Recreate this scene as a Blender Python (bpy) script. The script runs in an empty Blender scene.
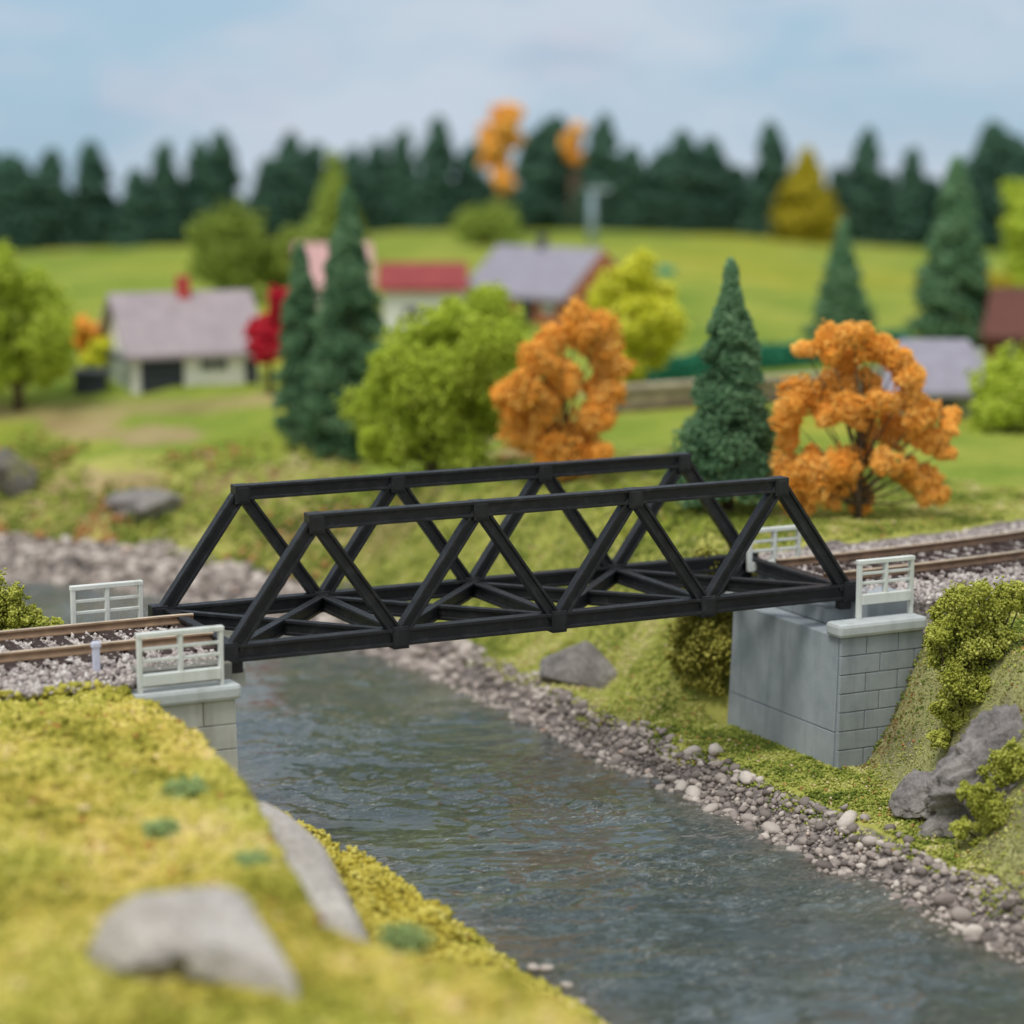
import bpy, bmesh, math, random
import numpy as np
from mathutils import Vector, Matrix, noise as mnoise

rng = np.random.default_rng(7)
random.seed(7)
S = bpy.context.scene
C = S.collection

# ------------------------------------------------------------------ camera
CAM = np.array([-4.7964, -13.1051, 3.0358]); YAW = 0.4610; PIT = 0.1613; F = 2600.0
FW = np.array([math.sin(YAW)*math.cos(PIT), math.cos(YAW)*math.cos(PIT), -math.sin(PIT)])
RT = np.array([math.cos(YAW), -math.sin(YAW), 0.0]); UP = np.cross(RT, FW)
HF = np.array([math.sin(YAW), math.cos(YAW)])      # heading on the ground
cd = bpy.data.cameras.new('camera'); cam = bpy.data.objects.new('camera', cd); C.objects.link(cam)
M3 = Matrix(((RT[0], UP[0], -FW[0]), (RT[1], UP[1], -FW[1]), (RT[2], UP[2], -FW[2])))
cam.matrix_world = Matrix.Translation(Vector(CAM)) @ M3.to_4x4()
cd.sensor_width = 36; cd.lens = F/1024*36; cd.clip_start = 0.1; cd.clip_end = 400
cd.dof.use_dof = True; cd.dof.focus_distance = 15.0; cd.dof.aperture_fstop = 0.0914/0.172
S.camera = cam

def at(u, v, z):
    d = FW + RT*(u-512)/F + UP*(512-v)/F
    t = (z-CAM[2])/d[2]
    return CAM + d*t
def atd(u, v, t):
    return CAM + (FW + RT*(u-512)/F + UP*(512-v)/F)*t
def depth(p):
    return float((np.array(p)-CAM) @ FW)

# ------------------------------------------------------------------ noise
def _hash(i, j, k, s):
    n = (i.astype(np.int64)*374761393 + j.astype(np.int64)*668265263 + k.astype(np.int64)*2147483647 + s*974634777) & 0x7fffffff
    n = ((n ^ (n >> 13)) * 1274126177) & 0x7fffffff
    n = (n ^ (n >> 16)) & 0xffff
    return n/65535.0
def vnoise(x, y, z=None, s=0):
    x = np.asarray(x, float); y = np.asarray(y, float); z = np.zeros_like(x) if z is None else np.asarray(z, float)
    i = np.floor(x); j = np.floor(y); k = np.floor(z)
    fx, fy, fz = x-i, y-j, z-k
    fx = fx*fx*(3-2*fx); fy = fy*fy*(3-2*fy); fz = fz*fz*(3-2*fz)
    r = 0
    for a in (0, 1):
        for b in (0, 1):
            for c in (0, 1):
                w = (fx if a else 1-fx)*(fy if b else 1-fy)*(fz if c else 1-fz)
                r = r + w*_hash(i+a, j+b, k+c, s)
    return r*2-1
def fbm(x, y, z=None, o=4, s=0):
    r = 0; a = 0.5
    for q in range(o):
        f = 2**q
        r = r + a*vnoise(np.asarray(x)*f, np.asarray(y)*f, None if z is None else np.asarray(z)*f, s+q*17); a *= .5
    return r
def sstep(a, b, x):
    t = np.clip((np.asarray(x, float)-a)/(b-a), 0, 1); return t*t*(3-2*t)
def lerp(a, b, t): return a+(b-a)*t

# ------------------------------------------------------------------ terrain function
WZ = -1.2
RIV = np.array([(1.79, -14), (1.79, 4.4), (1.62, 5.8), (.95, 7.5), (-.3, 8.9), (-2.2, 10.1), (-7, 11.7), (-30, 15.5)])
HW = 1.13
def river(x, y):
    """signed distance to the water's edge (negative in the water) and side (+1 = right / far bank)"""
    best = np.full(np.shape(x), 1e9); side = np.ones(np.shape(x))
    for a, b in zip(RIV[:-1], RIV[1:]):
        e = b-a; L = e @ e
        t = np.clip(((x-a[0])*e[0]+(y-a[1])*e[1])/L, 0, 1)
        dx, dy = x-(a[0]+e[0]*t), y-(a[1]+e[1]*t)
        d = np.hypot(dx, dy); cr = e[0]*dy-e[1]*dx
        m = d < best
        best = np.where(m, d, best); side = np.where(m, np.where(cr > 0, -1, 1), side)
    wob = .10*fbm(x*1.3, y*1.3, s=5, o=3)
    return best-HW+wob, side
def track_y(x):
    x = np.asarray(x, float)
    r = .60+.042*np.clip(x-4, 0, 2.8)**2 + np.clip(x-6.8, 0, 99)*.042*2*2.8
    l = .62-.004*np.clip(-x, 0, 2.5)**2 - np.clip(-x-2.5, 0, 99)*.02
    return np.where(x > 4, r, np.where(x < 0, l, .61))
def hgt(x, y):
    x = np.asarray(x, float); y = np.asarray(y, float)
    d, side = river(x, y)
    n1 = fbm(x*.9, y*.9, s=11); n2 = fbm(x*4, y*4, s=23); n3 = fbm(x*14, y*14, s=31, o=3)
    s = (x-CAM[0])*HF[0]+(y-CAM[1])*HF[1]
    under = WZ-.02+np.clip(d, -1, 0)*.5
    # right / far bank
    bank = lerp(WZ-.02, -1.03, sstep(0, .28, d))
    far = sstep(5.5, 9, y)
    slope = lerp(-1.03, -.03, lerp(sstep(.42+.1*n1, 1.75+.25*n1, d), np.clip((d-.4)/4.2, 0, 1)**.75, far)) + .10*n2*sstep(.3, .8, d)*(1-.75*sstep(1.6, 3, d))
    zr_far = np.where(d < .4, bank, np.maximum(bank-.02, slope))
    # far part of the bank, rougher and lower
    # near right embankment (y < -.3)
    xf = 3.86 + .30*np.clip(y+.4, -3.5, 0) + .10*n1
    emb = lerp(-1.0, -.10, sstep(-.02, .62, x-xf)) + .05*n2
    zr_near = np.where(d < .28, bank, np.maximum(bank, emb))
    # the track bed on the right
    ty = track_y(x); off = y-ty
    bed = np.where(x > 4.25, -.07, -9.)
    bed = np.where((off > -.70) & (off < .95), bed, -9.)
    t_y = sstep(-.5, 1.5, y)
    base_r = np.where(y < -.35, zr_near, np.where(y > 1.35, zr_far, lerp(np.where(x > 4.30, np.where(y < 0, lerp(-.36, -.07, sstep(-.36, -.02, y)), -.1), np.minimum(zr_near, -1.0)), zr_far, sstep(1.0, 1.35, y))))
    base_r = np.maximum(base_r, bed)
    # rise of the fore slope right of the abutment
    # left bank
    xe = -.68 - .036*np.clip(-y-.3, 0, 4.1)**2 + .40*sstep(-4.45, -5.2, y) + .04*n1
    q = x-xe
    xw = 1.79-HW
    plate = -.09 + .05*n2*.8 + .05*n1
    terr = lerp(-.62, -1.16, np.clip(q/(.30-xe), 0, 1))
    zl = np.where(q < 0, plate, lerp(plate, terr, sstep(0, .12, q)))
    zl = np.where(d < .15, lerp(WZ-.02, zl, sstep(0, .15, d)), zl)
    zl = np.where(y < -.20, zl, np.where(y < 1.3, np.where(x < -.76, -.08, -1.25), zl))
    # left bank beyond the track falls to the water
    dl2 = lerp(WZ-.02, -.12, sstep(.05, 1.3, d))+.06*n2
    zl = np.where(y > 1.3, lerp(np.where(x < -.76, -.1, dl2), dl2, sstep(1.4, 2.6, y)), zl)
    z = np.where(side > 0, base_r, zl)
    z = np.where(d < 0, under, z)
    # gentle field waves and the hill behind
    z = z + sstep(1.5, 4, d)*(side > 0)*(y > 1.5)*(.05*n1)
    uu = (x-CAM[0])*RT[0]+(y-CAM[1])*RT[1]
    z = z + sstep(28, 43, s)*(.66-.29*sstep(1, -8, uu)-.28*sstep(2, 9, uu)+.03*np.sin(uu*.9)) - sstep(44, 60, s)*.6
    z = z + .012*n3*(d > 0)*(np.abs(off) > .9) + .07*np.abs(fbm(x*3, y*3, s=88))*(side > 0)*(y < -.5)*sstep(0, .25, x-xf)*sstep(.9, .5, x-xf)
    return z
def ground(u, v):
    """point where the sight line through a picture point meets the land"""
    d = FW + RT*(u-512)/F + UP*(512-v)/F
    ts = np.arange(7, 75, .02)
    P = CAM[None]+ts[:, None]*d[None]
    h = hgt(P[:, 0], P[:, 1])
    k = int(np.argmax(P[:, 2] <= h))
    return np.array([P[k, 0], P[k, 1], h[k]])

# ------------------------------------------------------------------ materials
def lin(r, g, b):
    f = lambda c: (c/255/12.92) if c/255 <= .04045 else ((c/255+.055)/1.055)**2.4
    return (f(r), f(g), f(b), 1)
class NT:
    def __init__(s, name, rough=.8, spec=.3):
        s.m = bpy.data.materials.new(name); s.m.use_nodes = True
        s.t = s.m.node_tree; s.n = s.t.nodes; s.l = s.t.links
        s.b = s.n['Principled BSDF']; s.b.inputs['Roughness'].default_value = rough
        s.b.inputs['Specular IOR Level'].default_value = spec
        s.geo = s.n.new('ShaderNodeNewGeometry'); s.tc = s.n.new('ShaderNodeTexCoord')
        s.pos = s.tc.outputs['Object']
    def node(s, t, **k):
        o = s.n.new(t)
        for a, b in k.items(): setattr(o, a, b)
        return o
    def map(s, scale=(1, 1, 1), rot=(0, 0, 0), src=None):
        o = s.node('ShaderNodeMapping'); o.inputs['Scale'].default_value = scale; o.inputs['Rotation'].default_value = rot
        s.l.new(src or s.pos, o.inputs['Vector']); return o.outputs[0]
    def noise(s, scale, detail=4, rough=.55, src=None, dist=0):
        o = s.node('ShaderNodeTexNoise'); o.inputs['Scale'].default_value = scale; o.inputs['Detail'].default_value = detail
        o.inputs['Roughness'].default_value = rough; o.inputs['Distortion'].default_value = dist
        s.l.new(src or s.pos, o.inputs['Vector']); return o.outputs['Fac']
    def attr(s, name):
        o = s.node('ShaderNodeAttribute'); o.attribute_name = name; return o.outputs['Fac']
    def ramp(s, fac, stops):
        o = s.node('ShaderNodeValToRGB'); e = o.color_ramp.elements
        while len(e) < len(stops): e.new(.5)
        for k, (p, c) in enumerate(stops): e[k].position = p; e[k].color = c if len(c) == 4 else (*c, 1)
        s.l.new(fac, o.inputs[0]); return o.outputs[0]
    def mix(s, fac, a, b, mode='MIX'):
        o = s.node('ShaderNodeMix', data_type='RGBA', blend_type=mode)
        for i, v in ((0, fac), (6, a), (7, b)):
            if isinstance(v, (int, float, tuple)): o.inputs[i].default_value = v
            else: s.l.new(v, o.inputs[i])
        return o.outputs[2]
    def math(s, op, a, b=0.0):
        o = s.node('ShaderNodeMath', operation=op)
        for i, v in ((0, a), (1, b)):
            if isinstance(v, (int, float)): o.inputs[i].default_value = v
            else: s.l.new(v, o.inputs[i])
        return o.outputs[0]
    def bump(s, h, strength=.4, dist=.02):
        o = s.node('ShaderNodeBump'); o.inputs['Strength'].default_value = strength; o.inputs['Distance'].default_value = dist
        s.l.new(h, o.inputs['Height']); s.l.new(o.outputs[0], s.b.inputs['Normal']); return o
    def col(s, c):
        if isinstance(c, tuple): s.b.inputs['Base Color'].default_value = c
        else: s.l.new(c, s.b.inputs['Base Color'])
        return s.m

def simple(name, rgb, rough=.7, var=.12, scale=8, spec=.3, bump=0, bscale=30):
    t = NT(name, rough, spec)
    a = lin(*rgb); lo = tuple(c*(1-var*1.6) for c in a[:3])+(1,); hi = tuple(min(1, c*(1+var*1.3)) for c in a[:3])+(1,)
    c = t.ramp(t.noise(scale, 5), [(.3, lo), (.7, hi)])
    if bump: t.bump(t.noise(bscale, 4), bump, .01)
    return t.col(c)
def foliage(name, lo, mid, hi, rough=.95):
    t = NT(name, rough, .08)
    f = t.attr('tint')
    c = t.ramp(f, [(0, lin(*lo)), (.5, lin(*mid)), (1, lin(*hi))])
    t.col(c)
    t.b.inputs['Subsurface Weight'].default_value = 0
    return t.m

M = {}
M['orange'] = foliage('orange_foam', (236, 150, 50), (254, 184, 82), (255, 210, 122))
M['spruce'] = foliage('spruce_flock', (66, 100, 72), (98, 136, 98), (142, 174, 134))
M['spruce_far'] = foliage('far_conifer_flock', (50, 78, 68), (70, 102, 86), (98, 128, 106))
M['green'] = foliage('green_foam', (140, 158, 46), (178, 196, 66), (206, 218, 100))
M['leafgreen'] = foliage('bush_leaf_foam', (120, 126, 44), (172, 176, 76), (212, 212, 118))
M['yellow'] = foliage('yellow_foam', (186, 188, 40), (214, 214, 62), (232, 230, 100))
M['olive'] = foliage('olive_foam', (104, 122, 50), (136, 154, 66), (164, 180, 90))
M['gold'] = foliage('gold_conifer_flock', (130, 120, 20), (170, 155, 40), (195, 180, 70))
M['red'] = foliage('red_foam', (150, 22, 40), (200, 40, 60), (225, 80, 90))
M['teal'] = foliage('teal_foam', (128, 152, 96), (152, 174, 114), (178, 192, 126))
M['brownolive'] = foliage('brown_olive_foam', (112, 108, 48), (160, 156, 72), (196, 188, 98))
M['hedge'] = foliage('hedge_flock', (28, 84, 60), (44, 112, 84), (70, 140, 108))
M['moss'] = foliage('moss_flock', (164, 146, 52), (202, 188, 84), (222, 212, 120))
# turf grains: wide scatter of greens, yellows, a few browns
t = NT('turf_flock', .95, .05)
f = t.attr('tint')
c = t.ramp(f, [(0, lin(176, 128, 84)), (.04, lin(140, 140, 66)), (.3, lin(180, 176, 92)), (.62, lin(210, 200, 116)), (.9, lin(230, 218, 150)), (1, lin(232, 212, 184))])
big = t.ramp(t.noise(.75, 4), [(.38, lin(228, 232, 190)), (.62, lin(250, 236, 205))])
t.col(t.mix(1.0, c, big, 'MULTIPLY')); M['turf'] = t.m

t = NT('green_turf_flock', .95, .05)
f = t.attr('tint')
c = t.ramp(f, [(0, lin(190, 138, 92)), (.04, lin(92, 108, 46)), (.3, lin(136, 148, 66)), (.6, lin(174, 178, 88)), (.9, lin(206, 204, 128)), (1, lin(222, 200, 170))])
t.col(c); M['turf_green'] = t.m
t = NT('scree_flock', .95, .05)
f = t.attr('tint')
c = t.ramp(f, [(0, lin(150, 112, 64)), (.1, lin(120, 118, 78)), (.4, lin(164, 164, 104)), (.7, lin(186, 186, 126)), (1, lin(208, 206, 160))])
t.col(c); M['scree'] = t.m
t = NT('foam_core', .95, .05); t.col(lin(40, 50, 22)); M['core_green'] = t.m
t = NT('bark', .9, .1); t.col(t.ramp(t.noise(30), [(.3, lin(62, 52, 40)), (.7, lin(110, 95, 78))])); M['bark'] = t.m

def black_plastic():
    t = NT('black_plastic', .48, .35)
    n = t.noise(14, 6, .65)
    t.col(t.ramp(n, [(.3, lin(26, 27, 30)), (.55, lin(36, 37, 40)), (.8, lin(60, 60, 62))]))
    r = t.ramp(t.noise(40, 4), [(.3, (.38,)*3), (.7, (.62,)*3)]); t.l.new(r, t.b.inputs['Roughness'])
    t.bump(t.noise(120, 3), .12, .004)
    return t.m
M['black'] = black_plastic()
def concrete(name, a, b, stain):
    t = NT(name, .75, .25)
    n = t.noise(5, 6, .6); c = t.ramp(n, [(.3, lin(*a)), (.7, lin(*b))])
    v = t.noise(1, 5, .6, src=t.map((9, 9, 1.2)))
    c = t.mix(t.ramp(v, [(.52, (0, 0, 0)), (.72, (.55,)*3)]), c, lin(*stain))
    t.bump(t.noise(60, 4), .25, .006)
    return t.col(c)
M['grey'] = concrete('grey_plastic_stone', (146, 154, 160), (168, 175, 180), (120, 127, 132))
M['greyL'] = concrete('pale_plastic_stone', (176, 178, 172), (200, 200, 192), (132, 128, 112))
M['cap'] = concrete('cap_stone', (176, 182, 182), (198, 203, 202), (150, 154, 152))
M['white'] = concrete('parapet_white', (208, 212, 206), (228, 231, 226), (184, 188, 176))
M['steel'] = simple('bright_rail_top', (206, 186, 160), .35, .2, 10, .6)
M['rust'] = simple('brown_rail', (152, 124, 98), .5, .2, 12, .4)
M['rustR'] = simple('dark_brown_rail', (122, 96, 76), .5, .2, 12, .4)
M['sleeper'] = simple('dark_sleeper', (66, 54, 50), .8, .3, 25, .2, .3)

def stone_mat(name, stops, scale=30):
    t = NT(name, .85, .2)
    f = t.attr('tint')
    c = t.ramp(f, stops)
    n = t.noise(scale, 5, .6)
    c = t.mix(.5, c, t.ramp(n, [(.3, (.55, .55, .55)), (.7, (1.25, 1.25, 1.25))]), 'MULTIPLY')
    t.bump(n, .4, .01)
    return t.col(c)
M['ballast'] = stone_mat('ballast_stone', [(0, lin(96, 86, 84)), (.35, lin(170, 158, 154)), (.7, lin(206, 196, 190)), (1, lin(228, 222, 216))])
M['pebble'] = stone_mat('pebble_stone', [(0, lin(92, 84, 80)), (.35, lin(154, 143, 137)), (.7, lin(190, 178, 169)), (.93, lin(220, 209, 199)), (1, lin(206, 160, 136))], 14)

def rock_mat(name, a, b, c_, moss=0.0):
    t = NT(name, .9, .2)
    n = t.noise(3.5, 8, .65); c = t.ramp(n, [(.3, lin(*a)), (.5, lin(*b)), (.72, lin(*c_))])
    f = t.noise(38, 5, .7)
    c = t.mix(.6, c, t.ramp(f, [(.35, (.55, .55, .55)), (.65, (1.25, 1.25, 1.25))]), 'MULTIPLY')
    if moss:
        sep = t.node('ShaderNodeSeparateXYZ'); t.l.new(t.geo.outputs['Normal'], sep.inputs[0])
        m = t.math('MULTIPLY', t.ramp(t.noise(4, 5, .6), [(.5, (0, 0, 0)), (.6, (1, 1, 1))]), moss)
        c = t.mix(m, c, lin(150, 150, 70))
    h = t.math('ADD', t.math('MULTIPLY', n, 1.5), f)
    t.bump(h, .8, .03)
    return t.col(c)
M['rock'] = rock_mat('grey_rock', (116, 112, 110), (156, 150, 147), (190, 184, 178))
M['rock_pale'] = rock_mat('pale_rock', (178, 170, 160), (206, 198, 190), (226, 220, 212))
M['rock_moss'] = rock_mat('mossy_rock', (98, 94, 90), (136, 130, 124), (164, 158, 150), .6)
M['slope_scree'] = rock_mat('olive_slope_rock', (120, 122, 70), (150, 150, 92), (172, 168, 120), .4)

# land
t = NT('land', .95, .05)
zone = t.attr('zone')       # 0 river bed / silt, .2 gravel, .4 rough bank, .7 lawn
g_n = t.noise(1.1, 5, .6); g_f = t.noise(26, 5, .7)
lawn = t.ramp(g_n, [(.25, lin(132, 152, 66)), (.5, lin(156, 170, 78)), (.75, lin(182, 180, 94))])
yel = t.ramp(g_n, [(.25, lin(140, 148, 72)), (.5, lin(168, 170, 86)), (.75, lin(194, 186, 108))])
lawn = t.mix(1.0, lawn, t.ramp(t.noise(.22, 4, .6), [(.35, lin(196, 215, 190)), (.5, lin(240, 240, 225)), (.65, lin(255, 240, 200))]), 'MULTIPLY')
silt = t.ramp(g_n, [(.3, lin(70, 68, 56)), (.7, lin(112, 104, 88))])
grav = t.ramp(g_f, [(.3, lin(92, 86, 84)), (.7, lin(160, 150, 146))])
dirt = t.ramp(g_n, [(.3, lin(150, 120, 90)), (.7, lin(188, 164, 130))])
z1 = t.ramp(zone, [(.08, (0, 0, 0)), (.14, (1, 1, 1))]); z2 = t.ramp(zone, [(.27, (0, 0, 0)), (.34, (1, 1, 1))]); z3 = t.ramp(zone, [(.5, (0, 0, 0)), (.65, (1, 1, 1))])
c = t.mix(z1, silt, grav); c = t.mix(z2, c, yel); c = t.mix(z3, c, lawn)
c = t.mix(t.attr('dirt'), c, dirt)
c = t.mix(t.attr('scree'), c, t.ramp(t.noise(3, 6, .65), [(.3, lin(128, 122, 104)), (.5, lin(164, 164, 110)), (.7, lin(184, 182, 128))]))
c = t.mix(.55, c, t.ramp(g_f, [(.3, (.62, .62, .62)), (.7, (1.2, 1.2, 1.2))]), 'MULTIPLY')
t.bump(g_f, .6, .02)
t.col(c); M['land'] = t.m

# ------------------------------------------------------------------ object helpers
def tag(o, label=None, cat=None, group=None, kind=None):
    if label: o['label'] = label
    if cat: o['category'] = cat
    if group: o['group'] = group
    if kind: o['kind'] = kind
    return o
def empty(name, loc=(0, 0, 0), rz=0, **k):
    o = bpy.data.objects.new(name, None); C.objects.link(o); o.location = tuple(float(a) for a in loc); o.rotation_euler = (0, 0, rz)
    o.empty_display_size = .2
    return tag(o, **k)
def link(name, me, mat=None, parent=None, loc=None, rz=0, smooth=False, bevel=0):
    o = bpy.data.objects.new(name, me); C.objects.link(o)
    if mat is not None: me.materials.append(mat)
    if parent: o.parent = parent
    if loc is not None: o.location = tuple(float(a) for a in loc)
    if rz: o.rotation_euler = (0, 0, rz)
    if smooth:
        me.polygons.foreach_set('use_smooth', np.ones(len(me.polygons), bool))
    if bevel:
        b = o.modifiers.new('bevel', 'BEVEL'); b.width = bevel; b.segments = 2; b.limit_method = 'ANGLE'; b.angle_limit = .6
    return o
def np_mesh(name, V, Fc, tint=None, attrs=None):
    """V (n,3), Fc (m,k) with constant k"""
    me = bpy.data.meshes.new(name); k = Fc.shape[1]
    me.vertices.add(len(V)); me.vertices.foreach_set('co', V.astype(np.float32).ravel())
    me.loops.add(Fc.size); me.loops.foreach_set('vertex_index', Fc.astype(np.int32).ravel())
    me.polygons.add(len(Fc)); me.polygons.foreach_set('loop_start', np.arange(0, Fc.size, k, dtype=np.int32))
    me.polygons.foreach_set('loop_total', np.full(len(Fc), k, np.int32))
    for nm, a in (attrs or {}).items():
        at_ = me.attributes.new(nm, 'FLOAT', 'POINT'); at_.data.foreach_set('value', a.astype(np.float32))
    if tint is not None:
        at_ = me.attributes.new('tint', 'FLOAT', 'POINT'); at_.data.foreach_set('value', tint.astype(np.float32))
    me.update(calc_edges=True); me.validate()
    return me
OCT_V = np.array([(1, 0, 0), (-1, 0, 0), (0, 1, 0), (0, -1, 0), (0, 0, 1), (0, 0, -1)], float)
OCT_F = np.array([(0, 2, 4), (2, 1, 4), (1, 3, 4), (3, 0, 4), (2, 0, 5), (1, 2, 5), (3, 1, 5), (0, 3, 5)])
TET_V = np.array([(0, 0, 1), (.94, 0, -.33), (-.47, .82, -.33), (-.47, -.82, -.33)])
TET_F = np.array([(0, 1, 2), (0, 2, 3), (0, 3, 1), (1, 3, 2)])
def ico(sub):
    bm = bmesh.new(); bmesh.ops.create_icosphere(bm, subdivisions=sub, radius=1)
    V = np.array([v.co[:] for v in bm.verts]); Fc = np.array([[v.index for v in f.verts] for f in bm.faces]); bm.free(); return V, Fc
ICO1 = ico(1); ICO2 = ico(2); ICO4 = ico(5); ICO6 = ico(6)
def rand_rot(n):
    q = rng.normal(size=(n, 4)); q /= np.linalg.norm(q, axis=1)[:, None]
    w, x, y, z = q.T
    return np.stack([1-2*(y*y+z*z), 2*(x*y-z*w), 2*(x*z+y*w), 2*(x*y+z*w), 1-2*(x*x+z*z), 2*(y*z-x*w), 2*(x*z-y*w), 2*(y*z+x*w), 1-2*(x*x+y*y)], 1).reshape(n, 3, 3)
def grains(name, P, size, tint, tpl=None, jit=.35, flat=1.0, upright=False):
    """one mesh of many small irregular crumbs"""
    TV, TF = tpl or (OCT_V, OCT_F)
    n = len(P)
    size = np.broadcast_to(np.asarray(size, float), (n,))
    V = TV[None]*(1+rng.uniform(-jit, jit, (n, len(TV), 1)))*rng.uniform(.65, 1.35, (n, 1, 3))
    R = rand_rot(n); V = np.einsum('nij,nkj->nki', R, V)
    V = V*size[:, None, None]; V[:, :, 2] *= flat
    V = V+P[:, None, :]
    Fc = TF[None]+(np.arange(n)*len(TV))[:, None, None]
    return np_mesh(name, V.reshape(-1, 3), Fc.reshape(-1, 3), np.repeat(tint, len(TV)))
def sphere_pts(n):
    v = rng.normal(size=(n, 3)); return v/np.linalg.norm(v, axis=1)[:, None]

def box_bm(bm, x0, x1, y0, y1, z0, z1):
    vs = [bm.verts.new((x, y, z)) for x in (x0, x1) for y in (y0, y1) for z in (z0, z1)]
    for f in ((0, 1, 3, 2), (4, 6, 7, 5), (0, 4, 5, 1), (2, 3, 7, 6), (0, 2, 6, 4), (1, 5, 7, 3)): bm.faces.new([vs[i] for i in f])
def bm_mesh(name, bm):
    bmesh.ops.recalc_face_normals(bm, faces=bm.faces)
    me = bpy.data.meshes.new(name); bm.to_mesh(me); bm.free(); return me
def box(name, x0, x1, y0, y1, z0, z1, mat, parent=None, bevel=.004, **k):
    bm = bmesh.new(); box_bm(bm, x0, x1, y0, y1, z0, z1)
    return link(name, bm_mesh(name, bm), mat, parent, bevel=bevel, **k)
def beam_bm(bm, p0, p1, w, t, side, web=.45, fl=.2):
    """I section from p0 to p1; w = depth in the frame's plane, t = thickness along `side`"""
    p0 = Vector(p0); p1 = Vector(p1); d = (p1-p0).normalized(); s = Vector(side).normalized(); u = s.cross(d).normalized()
    a, b = w/2, t/2; f = w*fl; c = b*web
    prof = [(-a, -b), (-a, b), (-a+f, b), (-a+f, c), (a-f, c), (a-f, b), (a, b), (a, -b), (a-f, -b), (a-f, -c), (-a+f, -c), (-a+f, -b)]
    A = [bm.verts.new(p0+u*x+s*y) for x, y in prof]; B = [bm.verts.new(p1+u*x+s*y) for x, y in prof]
    n = len(prof)
    for i in range(n): bm.faces.new((A[i], A[(i+1) % n], B[(i+1) % n], B[i]))
    bm.faces.new(A); bm.faces.new(B[::-1])
def beam(name, p0, p1, w, t, side, mat, parent, **k):
    bm = bmesh.new(); beam_bm(bm, p0, p1, w, t, side, **k)
    bmesh.ops.triangulate(bm, faces=[f for f in bm.faces if len(f.verts) > 4])
    return link(name, bm_mesh(name, bm), mat, parent, bevel=.003)
def tube_bm(bm, pts, rad, seg=8):
    pts = [Vector(p) for p in pts]; rings = []
    for i, p in enumerate(pts):
        d = (pts[min(i+1, len(pts)-1)]-pts[max(i-1, 0)]).normalized()
        a = d.orthogonal().normalized(); b = d.cross(a)
        r = rad[i] if hasattr(rad, '__len__') else rad
        rings.append([bm.verts.new(p+(a*math.cos(q)+b*math.sin(q))*r) for q in np.linspace(0, 2*math.pi, seg, endpoint=False)])
    for r0, r1 in zip(rings[:-1], rings[1:]):
        for i in range(seg): bm.faces.new((r0[i], r0[(i+1) % seg], r1[(i+1) % seg], r1[i]))
    bm.faces.new(rings[0][::-1]); bm.faces.new(rings[-1])

# ------------------------------------------------------------------ setting: land
def axis(segs):
    out = []
    for a, b, s in segs: out += list(np.arange(a, b, s))
    return np.array(out+[segs[-1][1]])
gx = axis([(-34, -8, 1.0), (-8, -3.6, .2), (-3.6, 6.6, .045), (6.6, 14, .15), (14, 34, .5), (34, 60, 1.3)])
gy = axis([(-16, -7, .5), (-7, 5, .045), (5, 14, .09), (14, 40, .35), (40, 70, 1.2)])
X, Y = np.meshgrid(gx, gy, indexing='ij'); Z = hgt(X, Y)
nx, ny = X.shape
idx = np.arange(nx*ny).reshape(nx, ny)
quads = np.stack([idx[:-1, :-1], idx[1:, :-1], idx[1:, 1:], idx[:-1, 1:]], -1).reshape(-1, 4)
D, SD = river(X, Y)
SS = (X-CAM[0])*HF[0]+(Y-CAM[1])*HF[1]; UU = (X-CAM[0])*RT[0]+(Y-CAM[1])*RT[1]
zone = np.where(D < .03, .0, np.where(D < .27, .2, .4))
far_bank = (SD > 0) & (Y > 6)
zone = np.where(far_bank & (D > .05) & (D < .62), .2, zone)
lawn = (SD > 0) & (Y > 2.5) & (D > 1.5+.9*sstep(6, 9, Y)+.7*fbm(X*.8, Y*.8, s=3))
zone = np.where(lawn, .75, zone)
zone = zone+.05*fbm(X*5, Y*5, s=77)*(zone > .35)
offt = Y-track_y(X)
gravelpath = (X > 4.2) & (offt > -.8) & (offt < .85)
zone = np.where(gravelpath, .2, zone)
dirt = np.clip((fbm(X*.9, Y*.9, s=50)-.02)*6, 0, 1)*sstep(.5, 1.2, D)*(1-sstep(3.2, 4.6, D))*(SD > 0)*(Y > 6)*.75
# farm lane in front of the white cottage
lane = sstep(.28, .16, np.abs(SS-(26.3+.10*UU+.02*UU*UU)))*(UU < 1.0)*.55
dirt = np.maximum(dirt, lane)
q_ = X-(3.86+.30*np.clip(Y+.4, -3.5, 0))
scree = (SD > 0)*(Y < -.36)*sstep(0, .1, q_)*sstep(.75, .5, q_)
me = np_mesh('land', np.stack([X, Y, Z], -1).reshape(-1, 3), quads, attrs={'zone': zone.ravel(), 'dirt': dirt.ravel(), 'scree': scree.ravel()})
land = link('ground', me, M['land'], smooth=True); tag(land, kind='structure')

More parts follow.
